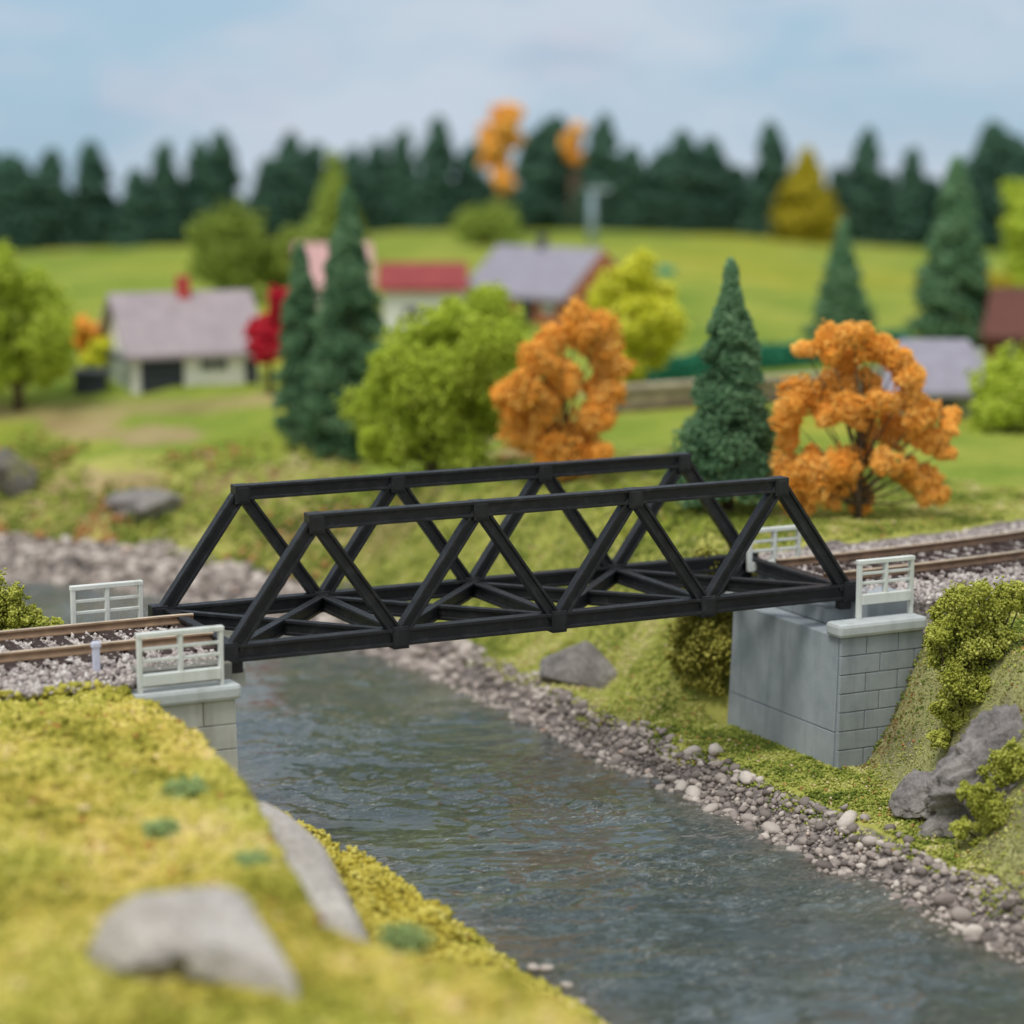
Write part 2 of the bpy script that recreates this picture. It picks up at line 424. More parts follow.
# water
t = NT('river_resin', .12, .6)
p = t.map((1, 1, 1), (0, 0, math.radians(-24)))
w1 = t.noise(2.2, 5, .6, src=t.map((1.0, 2.6, 1), (0, 0, math.radians(20))), dist=.6)
w2 = t.noise(12, 6, .65, src=t.map((1.0, 2.2, 1), (0, 0, math.radians(28))), dist=.8)
w3 = t.noise(30, 3, .6, src=t.map((1, 1.6, 1)))
h = t.math('ADD', t.math('ADD', t.math('MULTIPLY', w1, 1.2), t.math('MULTIPLY', w2, .8)), t.math('MULTIPLY', w3, .22))
t.bump(h, .8, .12)
deep = t.ramp(t.noise(.7, 3), [(.3, lin(76, 98, 106)), (.5, lin(78, 92, 90)), (.62, lin(88, 98, 82)), (.75, lin(108, 108, 96))])
c = t.mix(t.attr('shore'), deep, lin(108, 100, 84))
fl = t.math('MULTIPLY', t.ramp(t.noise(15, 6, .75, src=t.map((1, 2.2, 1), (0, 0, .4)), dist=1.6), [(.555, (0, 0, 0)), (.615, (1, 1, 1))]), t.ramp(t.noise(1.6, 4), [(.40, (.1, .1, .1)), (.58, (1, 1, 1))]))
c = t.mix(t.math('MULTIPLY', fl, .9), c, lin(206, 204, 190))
c = t.mix(t.ramp(w2, [(.36, (.45,)*3), (.5, (0, 0, 0))]), c, lin(44, 56, 58))  # ripple troughs darkened in the colour itself
c = t.mix(t.ramp(w1, [(.55, (0, 0, 0)), (.68, (.4,)*3)]), c, lin(130, 146, 150))  # pale sky reflection on the broad ripples, put into the colour
r = t.ramp(w2, [(.3, (.06,)*3), (.7, (.2,)*3)]); t.l.new(r, t.b.inputs['Roughness'])
t.col(c); t.b.inputs['Coat Weight'].default_value = .75; t.b.inputs['Coat Roughness'].default_value = .05
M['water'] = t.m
wx = np.arange(-6, 4.2, .025); wy = np.arange(-6, 14.5, .025)
WX, WY = np.meshgrid(wx, wy, indexing='ij'); wd, _ = river(WX, WY)
wi = np.arange(WX.size).reshape(WX.shape)
wq = np.stack([wi[:-1, :-1], wi[1:, :-1], wi[1:, 1:], wi[:-1, 1:]], -1).reshape(-1, 4)
keep = (wd < .35).ravel()[wq].any(1) & (WX.ravel()[wq].min(1) > -5.9)
wq = wq[keep]
used, inv = np.unique(wq, return_inverse=True)
a_, b_ = WX*.92-WY*.39, WX*.39+WY*.92
w0 = fbm(a_*1.1, b_*1.5, s=93, o=2)
WZZ = WZ+.018*fbm(a_*3.4+w0*2, b_*6+w0, s=90, o=4)*np.clip(.8+2.2*w0, .25, 2)+.007*(1-2*np.abs(fbm(a_*7+w0*2, b_*11, s=97, o=3)))*np.clip(.8+2*w0, .2, 2)+.008*w0
V = np.stack([WX, WY, WZZ], -1).reshape(-1, 3)[used]
shore = (1-sstep(-.28, .02, wd+.12*fbm(WX*3, WY*3, s=41))).ravel()[used]
shore = 1-shore
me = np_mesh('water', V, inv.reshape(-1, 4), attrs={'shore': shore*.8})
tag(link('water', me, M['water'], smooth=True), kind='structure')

# painted sky backdrop: a tall curved sheet behind the layout
bm = bmesh.new(); R_ = 64; n = 60
th = np.linspace(-1.15, 1.15, n)
low = [bm.verts.new((CAM[0]+R_*math.sin(YAW+a), CAM[1]+R_*math.cos(YAW+a), -6)) for a in th]
top = [bm.verts.new((CAM[0]+R_*math.sin(YAW+a), CAM[1]+R_*math.cos(YAW+a), 34)) for a in th]
for i in range(n-1): bm.faces.new((low[i], low[i+1], top[i+1], top[i]))
t = NT('painted_sky', 1, 0)
sep = t.node('ShaderNodeSeparateXYZ'); t.l.new(t.pos, sep.inputs[0])
hgrad = t.math('DIVIDE', sep.outputs[2], 10.0)
base = t.ramp(hgrad, [(.0, lin(164, 188, 206)), (.35, lin(170, 198, 217)), (.6, lin(170, 198, 219)), (1, lin(160, 188, 214))])
cl = t.noise(1, 6, .5, src=t.map((.11, .11, .26)), dist=.3)
c = t.mix(t.ramp(cl, [(.40, (0, 0, 0)), (.60, (.9,)*3)]), base, lin(200, 211, 224))
cl2 = t.noise(1, 4, .5, src=t.map((.21, .21, .5), (0, 0, .7)))
c = t.mix(t.ramp(cl2, [(.52, (0, 0, 0)), (.66, (.5,)*3)]), c, lin(204, 204, 218))
cl3 = t.noise(1, 4, .5, src=t.map((.3, .3, .9), (0, 0, 1.9)))
c = t.mix(t.ramp(cl3, [(.56, (0, 0, 0)), (.70, (.35,)*3)]), c, lin(150, 184, 208))
t.col(lin(0, 0, 0)); t.b.inputs['Emission Strength'].default_value = 1.0; t.l.new(c, t.b.inputs['Emission Color'])
tag(link('sky', bm_mesh('sky', bm), t.m, smooth=True), kind='structure')

# ------------------------------------------------------------------ light
W = bpy.data.worlds.new('World'); S.world = W; W.use_nodes = True
bg = W.node_tree.nodes['Background']; bg.inputs[0].default_value = (.90, .95, 1.0, 1); bg.inputs[1].default_value = .78
sl = bpy.data.lights.new('soft_key', 'SUN'); sl.energy = 2.0; sl.angle = math.radians(22); sl.color = (1, .965, .91)
so = bpy.data.objects.new('soft_key', sl); C.objects.link(so)
# light travels down, away from the camera and slightly to the right
dirv = Vector((.42*RT[0]+.35*FW[0], .42*RT[1]+.35*FW[1], -1.0)).normalized()
dirv = (Vector((RT[0], RT[1], 0))*.30 + Vector((HF[0], HF[1], 0))*.42 + Vector((0, 0, -1))).normalized()
so.rotation_euler = dirv.to_track_quat('-Z', 'Y').to_euler()

# ------------------------------------------------------------------ the truss bridge
BR = empty('truss_bridge', (0, 0, 0), label='black plastic truss railway bridge spanning the river between two stone abutments', cat='bridge')
W_, H_ = 1.155, .6925
K = M['black']
SY = (0, 1, 0)
for yy, sgn in ((0, -1), (W_, 1)):
    beam('bottom_chord', (-.03, yy, 0), (4.03, yy, 0), .098, .075, SY, K, BR)
    beam('top_chord', (.47, yy, H_), (3.53, yy, H_), .088, .075, SY, K, BR)
    seq = [(0, 0)]
    for i in range(4): seq += [(i+.5, H_), (i+1, 0)]
    for i, (a, b) in enumerate(zip(seq[:-1], seq[1:])):
        ax, az = a; bx, bz = b
        d = Vector((bx-ax, 0, bz-az)).normalized()*.035
        nm = 'end_post' if i in (0, len(seq)-2) else 'diagonal_brace'
        beam(nm, (ax+d.x, yy, az+d.z), (bx-d.x, yy, bz-d.z), .072 if nm != 'end_post' else .082, .066, SY, K, BR, web=.55, fl=.24)
    def gusset(x, z, w, h, cut=0):
        bm = bmesh.new(); t_ = .045
        # plate pair joined by the node block, slightly proud of the chords
        box_bm(bm, x-w/2, x+w/2, yy-t_, yy+t_, z-h/2, z+h/2)
        box_bm(bm, x-w/2+.012, x+w/2-.012, yy-t_-.004, yy+t_+.004, z-h/2+.012, z+h/2-.012)
        return link('gusset_plate', bm_mesh('gusset_plate', bm), K, BR, bevel=.005)
    for i in range(1, 4): gusset(i, -.002, .096, .128)
    for i in range(4): gusset(i+.5, H_-.010, .092, .112)
    gusset(-.02, 0, .10, .125); gusset(4.01, 0, .10, .125)
for i in range(5):
    x = i if 0 < i < 4 else (.03 if i == 0 else 3.97)
    beam('cross_beam', (x, .03, -.003), (x, W_-.03, -.003), .090, .056, (1, 0, 0), K, BR)
for i in range(4):
    a, b = max(i, .05), min(i+1, 3.95)
    bm = bmesh.new(); beam_bm(bm, (a, .035, -.006), (b, W_-.035, -.006), .088, .050, Vector((-(W_), b-a, 0))); 
    link('lateral_brace', bm_mesh('lateral_brace', bm), K, BR, bevel=.002)
    bm = bmesh.new(); beam_bm(bm, (b, .035, -.010), (a, W_-.035, -.010), .088, .050, Vector((-(W_), a-b, 0)));
    link('lateral_brace', bm_mesh('lateral_brace', bm), K, BR, bevel=.002)
for i in range(1, 4):
    for yy in (.10, W_-.10):
        bm = bmesh.new(); bmesh.ops.create_cone(bm, cap_ends=True, segments=10, radius1=.014, radius2=.012, depth=.02)
        for v in bm.verts: v.co += Vector((i, yy, .04))
        link('rivet', bm_mesh('rivet', bm), K, BR)
for x in (.02, 3.98):
    for yy in (0, W_):
        bm = bmesh.new(); box_bm(bm, x-.04, x+.04, yy-.03, yy+.03, -.110, -.048)
        link('bearing', bm_mesh('bearing', bm), K, BR, bevel=.004)

# ------------------------------------------------------------------ abutments
def abutment(name, x0, x1, y0, y1, zb, ztop, face, mat, capmat, label, batter):
    """face=+1: river face on the low-x side, -1: on the high-x side"""
    E_ = empty(name, ((x0+x1)/2, (y0+y1)/2, zb), label=label, cat='abutment')
    O = Vector(E_.location)
    def put(nm, bm, m, bev=.004):
        bmesh.ops.translate(bm, verts=bm.verts, vec=-O); return link(nm, bm_mesh(nm, bm), m, E_, bevel=bev)
    # core: battered block
    bm = bmesh.new(); z1 = ztop-.085
    xa, xb = (x0, x1) if face > 0 else (x1, x0)
    vs = [bm.verts.new(c) for c in ((xa-batter*face, y0-batter, zb), (xb, y0-batter, zb), (xb, y1+batter, zb), (xa-batter*face, y1+batter, zb), (xa, y0, z1), (xb, y0, z1), (xb, y1, z1), (xa, y1, z1))]
    for f in ((0, 1, 2, 3), (4, 5, 6, 7), (0, 1, 5, 4), (1, 2, 6, 5), (2, 3, 7, 6), (3, 0, 4, 7)): bm.faces.new([vs[i] for i in f])
    put('wall_core', bm, mat)
    # river face panels with a horizontal joint
    zj = zb+(z1-zb)*.36
    bm = bmesh.new()
    def panel(za, zc, ya, yc):
        def px(z): return xa-batter*face*(z1-z)/(z1-zb)
        o = .012*face
        a = [(px(za), ya, za), (px(za), yc, za), (px(zc), yc, zc), (px(zc), ya, zc)]
        A = [bm.verts.new((x+.002*face, y, z)) for x, y, z in a]; B = [bm.verts.new((x-o, y, z)) for x, y, z in a]
        bm.faces.new(A); bm.faces.new(B)
        for i in range(4): bm.faces.new((A[i], A[(i+1) % 4], B[(i+1) % 4], B[i]))
    panel(zb, zj-.003, y0+.02, y1-.01); panel(zj+.003, z1-.002, y0+.02, y1-.01)
    put('river_face', bm, mat)
    # coursed blocks on the side facing the viewer and the quoins on the river face edge
    rows = 8; hh = (z1-zb)/rows
    bm = bmesh.new()
    L = abs(x1-x0)
    for r in range(rows):
        za, zc = zb+r*hh+.0025, zb+(r+1)*hh-.0025
        def yy(z): return y0-batter*(z1-z)/(z1-zb)
        def xx(z): return xa-batter*face*(z1-z)/(z1-zb)
        cuts = [0, .17, .40, L] if r % 2 else [0, .27, .52, L]
        for c0, c1 in zip(cuts[:-1], cuts[1:]):
            if c1-c0 < .03: continue
            p = []
            for z in (za, zc):
                e0 = xx(z)+face*(c0+.0025 if c0 else -.014); e1 = xx(z)+face*(c1-.0025)
                p.append([(e0, yy(z)-.014, z), (e1, yy(z)-.014, z), (e1, yy(z)+.01, z), (e0, yy(z)+.01, z)])
            A = [bm.verts.new(q) for q in p[0]]; B = [bm.verts.new(q) for q in p[1]]
            bm.faces.new(A[::-1]); bm.faces.new(B)
            for i in range(4): bm.faces.new((A[i], A[(i+1) % 4], B[(i+1) % 4], B[i]))
    put('block_courses', bm, mat, .004)
    # cap stone
    bm = bmesh.new(); e = .045
    xl, xr = (x0-e, x1+.01) if face > 0 else (x0-.01, x1+e)
    box_bm(bm, xl, xr, y0-e, y0+.12, ztop-.085, ztop)
    put('cap_stone', bm, capmat, .022)
    bm = bmesh.new(); box_bm(bm, xl, xr, y1-.10, y1+e+.2, ztop-.085, ztop); put('cap_stone', bm, capmat, .022)
    return E_, put
AR, putR = abutment('bridge_abutment', 3.75, 4.33, -.34, .90, -1.12, -.12, 1, M['grey'], M['cap'],
                    'grey stone-block abutment carrying the right end of the black bridge', .03)
# bearing shelf wall and ballast retaining wall above the caps
bm = bmesh.new(); box_bm(bm, 3.88, 4.08, .04, 1.16, -.20, -.112); putR('bearing_shelf', bm, M['grey'])
bm = bmesh.new(); box_bm(bm, 4.06, 4.36, -.14, 1.12, -.20, -.02); putR('ballast_wall', bm, M['grey'])
AL, putL = abutment('bridge_abutment', -.78, -.07, -.20, 1.0, -1.30, -.12, -1, M['greyL'], M['cap'],
                    'pale weathered block abutment under the left end of the bridge beside the yellow moss bank', .02)
bm = bmesh.new(); box_bm(bm, -.20, .10, .04, 1.18, -.20, -.112); putL('bearing_shelf', bm, M['greyL'])
bm = bmesh.new(); box_bm(bm, -.56, -.03, -.10, 1.12, -.20, -.03); putL('ballast_wall', bm, concrete('shaded_recess_stone', (112, 112, 104), (134, 133, 124), (90, 88, 78)))  # the recess's shade is put into this wall's darker colour

# ------------------------------------------------------------------ white parapets
def parapet(label, xa, xb, y, z0, ztop, feet, rails=(.36, .68), lean=0):
    E_ = empty('parapet_railing', ((xa+xb)/2, y, z0), label=label, cat='railing', group='white railings at the bridge ends')
    L = (xb-xa)/2; h = ztop-z0; m = M['white']; w = .023
    for k, px in enumerate((-L, 0, L)):
        zz = -(z0-feet) if (k != 1 and feet is not None) else 0
        box('post', px-w/2, px+w/2, -.018, .018, zz, h-.012, m, E_, bevel=.003)
    box('top_rail', -L-w/2-.004, L+w/2+.004, -.022, .022, h-.014, h+.012, m, E_, bevel=.004)
    box('kick_board', -L+w/2, L-w/2, -.026, .020, .0, .062, m, E_, bevel=.004)
    for q in rails:
        z = .062+(h-.075)*q
        box('mid_rail', -L+w/2-.002, -w/2+.002, -.011, .011, z-.0085, z+.0085, m, E_, bevel=.003)
        box('mid_rail', w/2-.002, L-w/2+.002, -.011, .011, z-.0085, z+.0085, m, E_, bevel=.003)
    return E_
parapet('white railing with broad kick board at near side of the left bridge end', -.585, -.130, -.20, -.085, .190, -.12)
parapet('white railing on far side of the left track, standing against the dark water', -.56, -.16, 1.06, -.06, .225, None)
parapet('white railing on the cap stone at near side of the right bridge end', 3.925, 4.30, -.25, -.035, .225, -.12)
parapet('white railing at far side of the right bridge end, seen behind the last black diagonals', 3.92, 4.29, 1.0, -.04, .225, None)
# pale marker post by the left track
E_ = empty('marker_post', (-.74, .06, -.06), label='small pale lilac marker post standing in ballast before the left rails', cat='post')
m_lil = simple('lilac_white_plastic', (206, 208, 226), .6, .05, 20)
box('shaft', -.019, .019, -.013, .013, 0, .185, m_lil, E_, bevel=.005)
box('post_cap', -.026, .026, -.018, .018, .150, .180, m_lil, E_, bevel=.006)

# ------------------------------------------------------------------ tracks
def track(label, xs, railmat):
    E_ = empty('railway_track', (float(xs[0]), float(track_y(xs[0])), 0), label=label, cat='railway track', group='model railway track')
    O = np.array(E_.location)
    G = .275
    ys = track_y(xs)
    P = np.stack([xs, ys], -1); T = np.gradient(P, axis=0); T /= np.linalg.norm(T, axis=1)[:, None]; N = np.stack([-T[:, 1], T[:, 0]], -1)
    for sg in (-1, 1):
        for nm, prof, mt in (('rail', [(-.030, 0), (-.010, .008), (-.008, .032), (-.016, .037), (-.016, .047), (.016, .047), (.016, .037), (.008, .032), (.010, .008), (.030, 0)], railmat),
                             ('rail_head', [(-.0165, .0475), (-.014, .051), (.014, .051), (.0165, .0475)], M['steel'])):
            V = []; k = len(prof)
            for p, n_ in zip(P, N):
                for a, z in prof: V.append((p[0]+n_[0]*(sg*G+a)-O[0], p[1]+n_[1]*(sg*G+a)-O[1], z))
            V = np.array(V); i = np.arange(len(P)-1)[:, None]*k; j = np.arange(k)[None]
            jn = (j+1) % k
            Fq = np.stack([i+j, i+jn, i+k+jn, i+k+j], -1).reshape(-1, 4)
            if nm == 'rail': par = link(nm, np_mesh(nm, V, Fq), mt, E_)
            else: link(nm, np_mesh(nm, V, Fq), mt, par)
    # sleepers
    seg = np.concatenate([[0], np.cumsum(np.linalg.norm(np.diff(P, axis=0), axis=1))])
    bm = bmesh.new(); box_bm(bm, -.036, .036, -.46, .46, -.028, .0); sm = bm_mesh('sleeper', bm); sm.materials.append(M['sleeper'])
    bm = None
    for d in np.arange(.06, seg[-1]-.05, .142):
        x = np.interp(d, seg, P[:, 0]); y = np.interp(d, seg, P[:, 1]); a = math.atan2(np.interp(d, seg, T[:, 1]), np.interp(d, seg, T[:, 0]))
        o = bpy.data.objects.new('sleeper', sm); C.objects.link(o); o.parent = E_
        o.location = (x-O[0], y-O[1], 0); o.rotation_euler = (0, 0, a+random.uniform(-.02, .02))
    return E_
track('track of two brown rails ending at the left end of the bridge', np.linspace(-4.2, .06, 60), M['rust'])
track('track of two brown rails curving away from the right end of the bridge', np.linspace(4.05, 9.5, 80), M['rustR'])

def ballast(name, x0, x1, lo, hi, n, label):
    x = rng.uniform(x0, x1, n); o = rng.uniform(lo, hi, n); y = track_y(x)+o
    edge = np.maximum(0, np.maximum(o-(hi-.25), (lo+.35)-o))
    z = -.03-.035*edge/.3+rng.uniform(-.012, .012, n)
    inb = np.abs(o) < .5
    z = np.where(inb, -.022+rng.uniform(-.012, .01, n), z)
    onrail = np.abs(np.abs(o)-.275) < .04
    k = ~onrail & ~((x > -.60) & (x < 0) & ((y < -.09) | (x > -.03))) & ~((x > 4) & (x < 4.36) & ((y < -.13) | (x < 4.10)))
    s_ = rng.uniform(.010, .024, n)
    # a stone over a sleeper is only kept now and then
    P = np.stack([x, y, z], -1)[k]
    me = grains(name, P, s_[k], rng.beta(2, 2, k.sum()), tpl=ICO1 if n < 9000 else (OCT_V, OCT_F), jit=.25)
    return tag(link(name, me, M['ballast']), label, 'ballast', kind='stuff')
ballast('ballast', -3.4, -.03, -.82, .56, 15000, 'pale pinkish grey ballast around the left track')
ballast('ballast', 4.06, 9.0, -.85, .95, 17000, 'pale pinkish grey ballast around the curving right track')
# beds under the ballast
for a, b, lo, hi, lab in ((-6, -.78, -.80, .56, 'ballast_bed'), (4.38, 12, -.7, .95, 'ballast_bed')):
    xs = np.linspace(a, b, 40); V = []
    for x in xs:
        y = float(track_y(x))
        V += [(x, y+lo, -.12), (x, y+lo+.25, -.034), (x, y+hi-.15, -.034), (x, y+hi, -.12)]
    V = np.array(V); i = np.arange(39)[:, None]*4; j = np.arange(3)[None]
    Fq = np.stack([i+j, i+4+j, i+5+j, i+1+j], -1).reshape(-1, 4)
    tag(link(lab, np_mesh(lab, V, Fq), simple('ballast_base', (150, 138, 134), .9, .3, 40, .1, .6), smooth=True), kind='structure')
# ballast spilling down beside the right abutment
n = 4000; x = rng.uniform(4.36, 5.0, n); q = rng.uniform(0, 1, n); y = -.12-.36*q
P = np.stack([x+.05*q, y, hgt(x+.05*q, y)+rng.uniform(-.01, .03, n)], -1)
tag(link('ballast', grains('ballast', P, rng.uniform(.012, .024, n), rng.beta(2, 2, n), tpl=ICO1, jit=.25), M['ballast']),
    'grey ballast spilling down the shoulder right of the near railing', 'ballast', kind='stuff')

# ------------------------------------------------------------------ turf and moss scatter
def turf(name, P, size, label, mat='turf', tint=None, flat=.8, tpl=None):
    n = len(P)
    if tint is None: tint = np.clip(.5+.7*fbm(P[:, 0]*1.7, P[:, 1]*1.7, s=8)+.5*fbm(P[:, 0]*9, P[:, 1]*9, s=9)+rng.normal(0, .16, n), .06, .95)+0.0*P[:, 0]
    tint = np.where(rng.uniform(0, 1, n) < .012, 0.0, np.where(rng.uniform(0, 1, n) < .012, 1.0, tint))
    me = grains(name, P, size, tint, flat=flat, tpl=tpl)
    return tag(link(name, me, M[mat]), label, 'ground cover', kind='stuff')
def in_view(x, y, z, m=30):
    d = np.stack([x, y, z], -1)-CAM; t = d @ FW
    u = 512+F*(d @ RT)/t; v = 512-F*(d @ UP)/t
    return (u > -m-90) & (u < 1024+m+60) & (v > -m) & (v < 1024+m+60)
# near left plateau and terrace
n = 260000
x = rng.uniform(-3.9, .65, n); y = rng.uniform(-7.2, .0, n); z = hgt(x, y); d, sd = river(x, y)
ok = (sd < 0) & (d > .02) & in_view(x, y, z)
xe = -.68 - .036*np.clip(-y-.3, 0, 4.1)**2 + .40*sstep(-4.45, -5.2, y)
ok &= ~((x > xe-.02) & (rng.uniform(0, 1, n) < .35))
ok &= (y < track_y(x)-.76+.06*fbm(x*5, y*5, s=2))
x, y, z = x[ok], y[ok], z[ok]
lump = fbm(x*6, y*6, s=61)
P = np.stack([x, y, z+.034*lump+rng.uniform(-.008, .024, len(x))], -1)
turf('turf', P, (.008+.024*rng.uniform(0, 1, len(x))**2), 'yellow green moss turf covering the near left bank')
n = 60000
x = rng.uniform(-4.5, .8, n); y = rng.uniform(.9, 6.0, n); z = hgt(x, y); d, sd = river(x, y)
ok = (sd < 0) & (d > .06) & in_view(x, y, z) & (y > track_y(x)+.52+.05*fbm(x*5, y*5, s=2)) & ~((x > -.8) & (y < 1.2))
x, y, z = x[ok], y[ok], z[ok]
turf('turf', np.stack([x, y, z+.03*fbm(x*5, y*5, s=61)+rng.uniform(-.006, .02, len(x))], -1), rng.uniform(.010, .02, len(x)), 'light green turf on the left bank beyond the rails', 'turf_green', tint=np.clip(.6+.6*fbm(x*5, y*5, s=61)+rng.normal(0, .15, len(x)), .05, .95))
# right bank grass
n = 240000
x = rng.uniform(2.9, 7.5, n); y = rng.uniform(-4.4, 6.5, n); z = hgt(x, y); d, sd = river(x, y)
ok = (sd > 0) & (d > .17+.13*fbm(x*3, y*3, s=6)) & in_view(x, y, z, 10)
off = y-track_y(x)
ok &= ~((x > 4.0) & (off > -.75) & (off < .92)) & ~((x > 3.7) & (x < 4.35) & (y > -.36) & (y < 1.3))
ok &= (d < 2.6) | (rng.uniform(0, 1, n) < .45)
q = x-(3.86+.30*np.clip(y+.4, -3.5, 0))
ok &= ~((y < -.4) & (q > .02) & (q < .55) & (rng.uniform(0, 1, n) < .80+.5*fbm(x*3, y*3, s=15)))
x, y, z = x[ok], y[ok], z[ok]
tn = np.clip(.42+.8*fbm(x*2.2, y*2.2, s=8)+.5*fbm(x*10, y*10, s=9)+rng.normal(0, .15, len(x)), .05, .95)
tn = np.where(rng.uniform(0, 1, len(x)) < .008, 0.0, np.where(rng.uniform(0, 1, len(x)) < .004, 1.0, tn))
P = np.stack([x, y, z+.012*fbm(x*8, y*8, s=62)+rng.uniform(-.006, .016, len(x))], -1)
turf('turf', P, rng.uniform(.006, .014, len(x)), 'mossy green turf covering the right bank around the abutment', tint=tn, mat='turf_green')
n = 90000
x = rng.uniform(3.2, 5.6, n); y = rng.uniform(-4.4, -.36, n); q = x-(3.86+.30*np.clip(y+.4, -3.5, 0)); z = hgt(x, y)
ok = (q > -.03) & (q < .75) & in_view(x, y, z, 10); x, y, z, q = x[ok], y[ok], z[ok], q[ok]
tn = np.clip(.5+.6*fbm(x*3, y*3, z*3, s=8)+rng.normal(0, .16, len(x))-.5*(y > -.55)*(q < .5), 0, 1)
turf('scree', np.stack([x, y, z+rng.uniform(-.003, .008, len(x))], -1), rng.uniform(.004, .0085, len(x)), 'pale olive flocked slope right of the right abutment', 'scree', tint=tn, tpl=(TET_V*1.2, TET_F))
# rough bank beyond the bridge on the far side of the water
n = 60000
x = rng.uniform(-5, 6, n); y = rng.uniform(6.5, 15, n); z = hgt(x, y); d, sd = river(x, y)
ok = (sd > 0) & (d > .5+.12*fbm(x*2, y*2, s=6)) & (d < 2.6+2.0*fbm(x, y, s=19)) & (rng.uniform(0, 1, n) < .35+1.4*fbm(x*1.5, y*1.5, s=29)+.5*(d < 1.5)) & in_view(x, y, z, 10)
x, y, z = x[ok], y[ok], z[ok]
lump = fbm(x*2.6, y*2.6, s=61)
P = np.stack([x, y, z+.10*np.clip(lump, 0, 1)*(1-sstep(2.5, 4, river(x, y)[0]))+rng.uniform(-.01, .03, len(x))], -1)
turf('turf', P, rng.uniform(.018, .04, len(x)), 'rough yellow green scrub turf on the far river bank', 'turf_green', tint=np.clip(.30+1.0*fbm(x*1.1, y*1.1, s=8)+rng.normal(0, .14, len(x)), .0, .95))

# ------------------------------------------------------------------ clumped foliage builder
def clump_points(blobs, per, sub, subr=.42, shell=.55, lump=1.0):
    """blobs: (x,y,z,r).  Each becomes sub clumps of crumbs sitting on its surface."""
    out = []
    for bx, by, bz, br in blobs:
        c = np.array([bx, by, bz])
        sp = sphere_pts(sub)*br*rng.uniform(.55, .82, (sub, 1))+c
        sr = br*subr*rng.uniform(.7, 1.3, sub)
        k = max(6, int(per))
        for q, r_ in zip(sp, sr):
            dd_ = sphere_pts(k); nn_ = fbm(dd_[:, 0]*2.2+q[0]*9, dd_[:, 1]*2.2+q[1]*9, dd_[:, 2]*2.2+q[2]*9, s=3, o=3)
            out.append(q+dd_*(r_*rng.uniform(shell, 1.0, k)*(1+.9*nn_))[:, None])
        out.append(c+sphere_pts(k*2)*br*rng.uniform(.2, .7, (k*2, 1)))
    return np.concatenate(out)
def crown(parent, blobs, mat, per=70, sub=10, size=.018, subr=.42, tintf=None, name='crown', tpl=None, shell=.55):
    P = clump_points(blobs, per, sub, subr, shell)
    n = len(P)
    tint = np.clip(.5+.5*fbm(P[:, 0]*7, P[:, 1]*7, P[:, 2]*7, s=4)+rng.normal(0, .2, n), 0, 1)
    me = grains(name, P, size*rng.uniform(.7, 1.3, n), tint, tpl=tpl)
    return link(name, me, M[mat], parent)
def px_blobs(u0, v0, dep, lst, yj=.5, seed=0):
    """lobes of a crown measured as (right, up, radius) in picture px at the tree's own distance -> local units, with real depth"""
    r = random.Random(seed); out = []; s = dep/F
    for L in lst:
        u, v, q = L[:3]; dy = L[3]*s if len(L) > 3 else r.uniform(-yj, yj)*q*s*1.6
        out.append(((u-u0)*s, dy, (v0-v)*s, q*s))
    return out
def branches(parent, blobs, r0, h0, mat='bark', name='trunk', spread=1.0, base=(0, 0, -.05)):
    bm = bmesh.new()
    top = max(b[2] for b in blobs)
    cx = np.mean([b[0] for b in blobs]); cy = np.mean([b[1] for b in blobs])
    mid = Vector((cx*.3, cy*.3, top*.42)); end = Vector((cx*.9, cy*.9, top*.8))
    tube_bm(bm, [base, (cx*.08, cy*.08, h0), mid, end], [r0*1.25, r0, r0*.7, r0*.25])
    for b in blobs:
        f = min(.95, max(.12, (b[2]-.1*top)/top*.75))
        p = Vector((mid.x*f*1.2, mid.y*f*1.2, max(h0*.6, b[2]*.55*f+h0*.5)))
        q = Vector(b[:3]); m_ = (p+q)/2+Vector((0, 0, -.03*top+ .06*top*random.random()))
        tube_bm(bm, [p, m_, q], [r0*.45, r0*.3, r0*.12], 6)
    return link(name, bm_mesh(name, bm), M[mat], parent, smooth=True)
def foam_tree(label, cat, u0, v0, lst, mat, per=60, sub=9, size=.018, r0=.03, h0=.12, group=None, seed=1, pos=None, trunk=True, name='foam_tree', yj=.5, subr=.50, shell=.55, fat=1.12):
    p = ground(u0, v0) if pos is None else np.array(pos)
    E_ = empty(name, p, -YAW, label=label, cat=cat, group=group)
    bl = [(a, b, c_, q*fat) for a, b, c_, q in px_blobs(u0, v0, depth(p), lst, yj, seed)]
    crown(E_, bl, mat, per, sub, size, subr, shell=shell)
    if trunk: branches(E_, bl, r0, h0)
    return E_

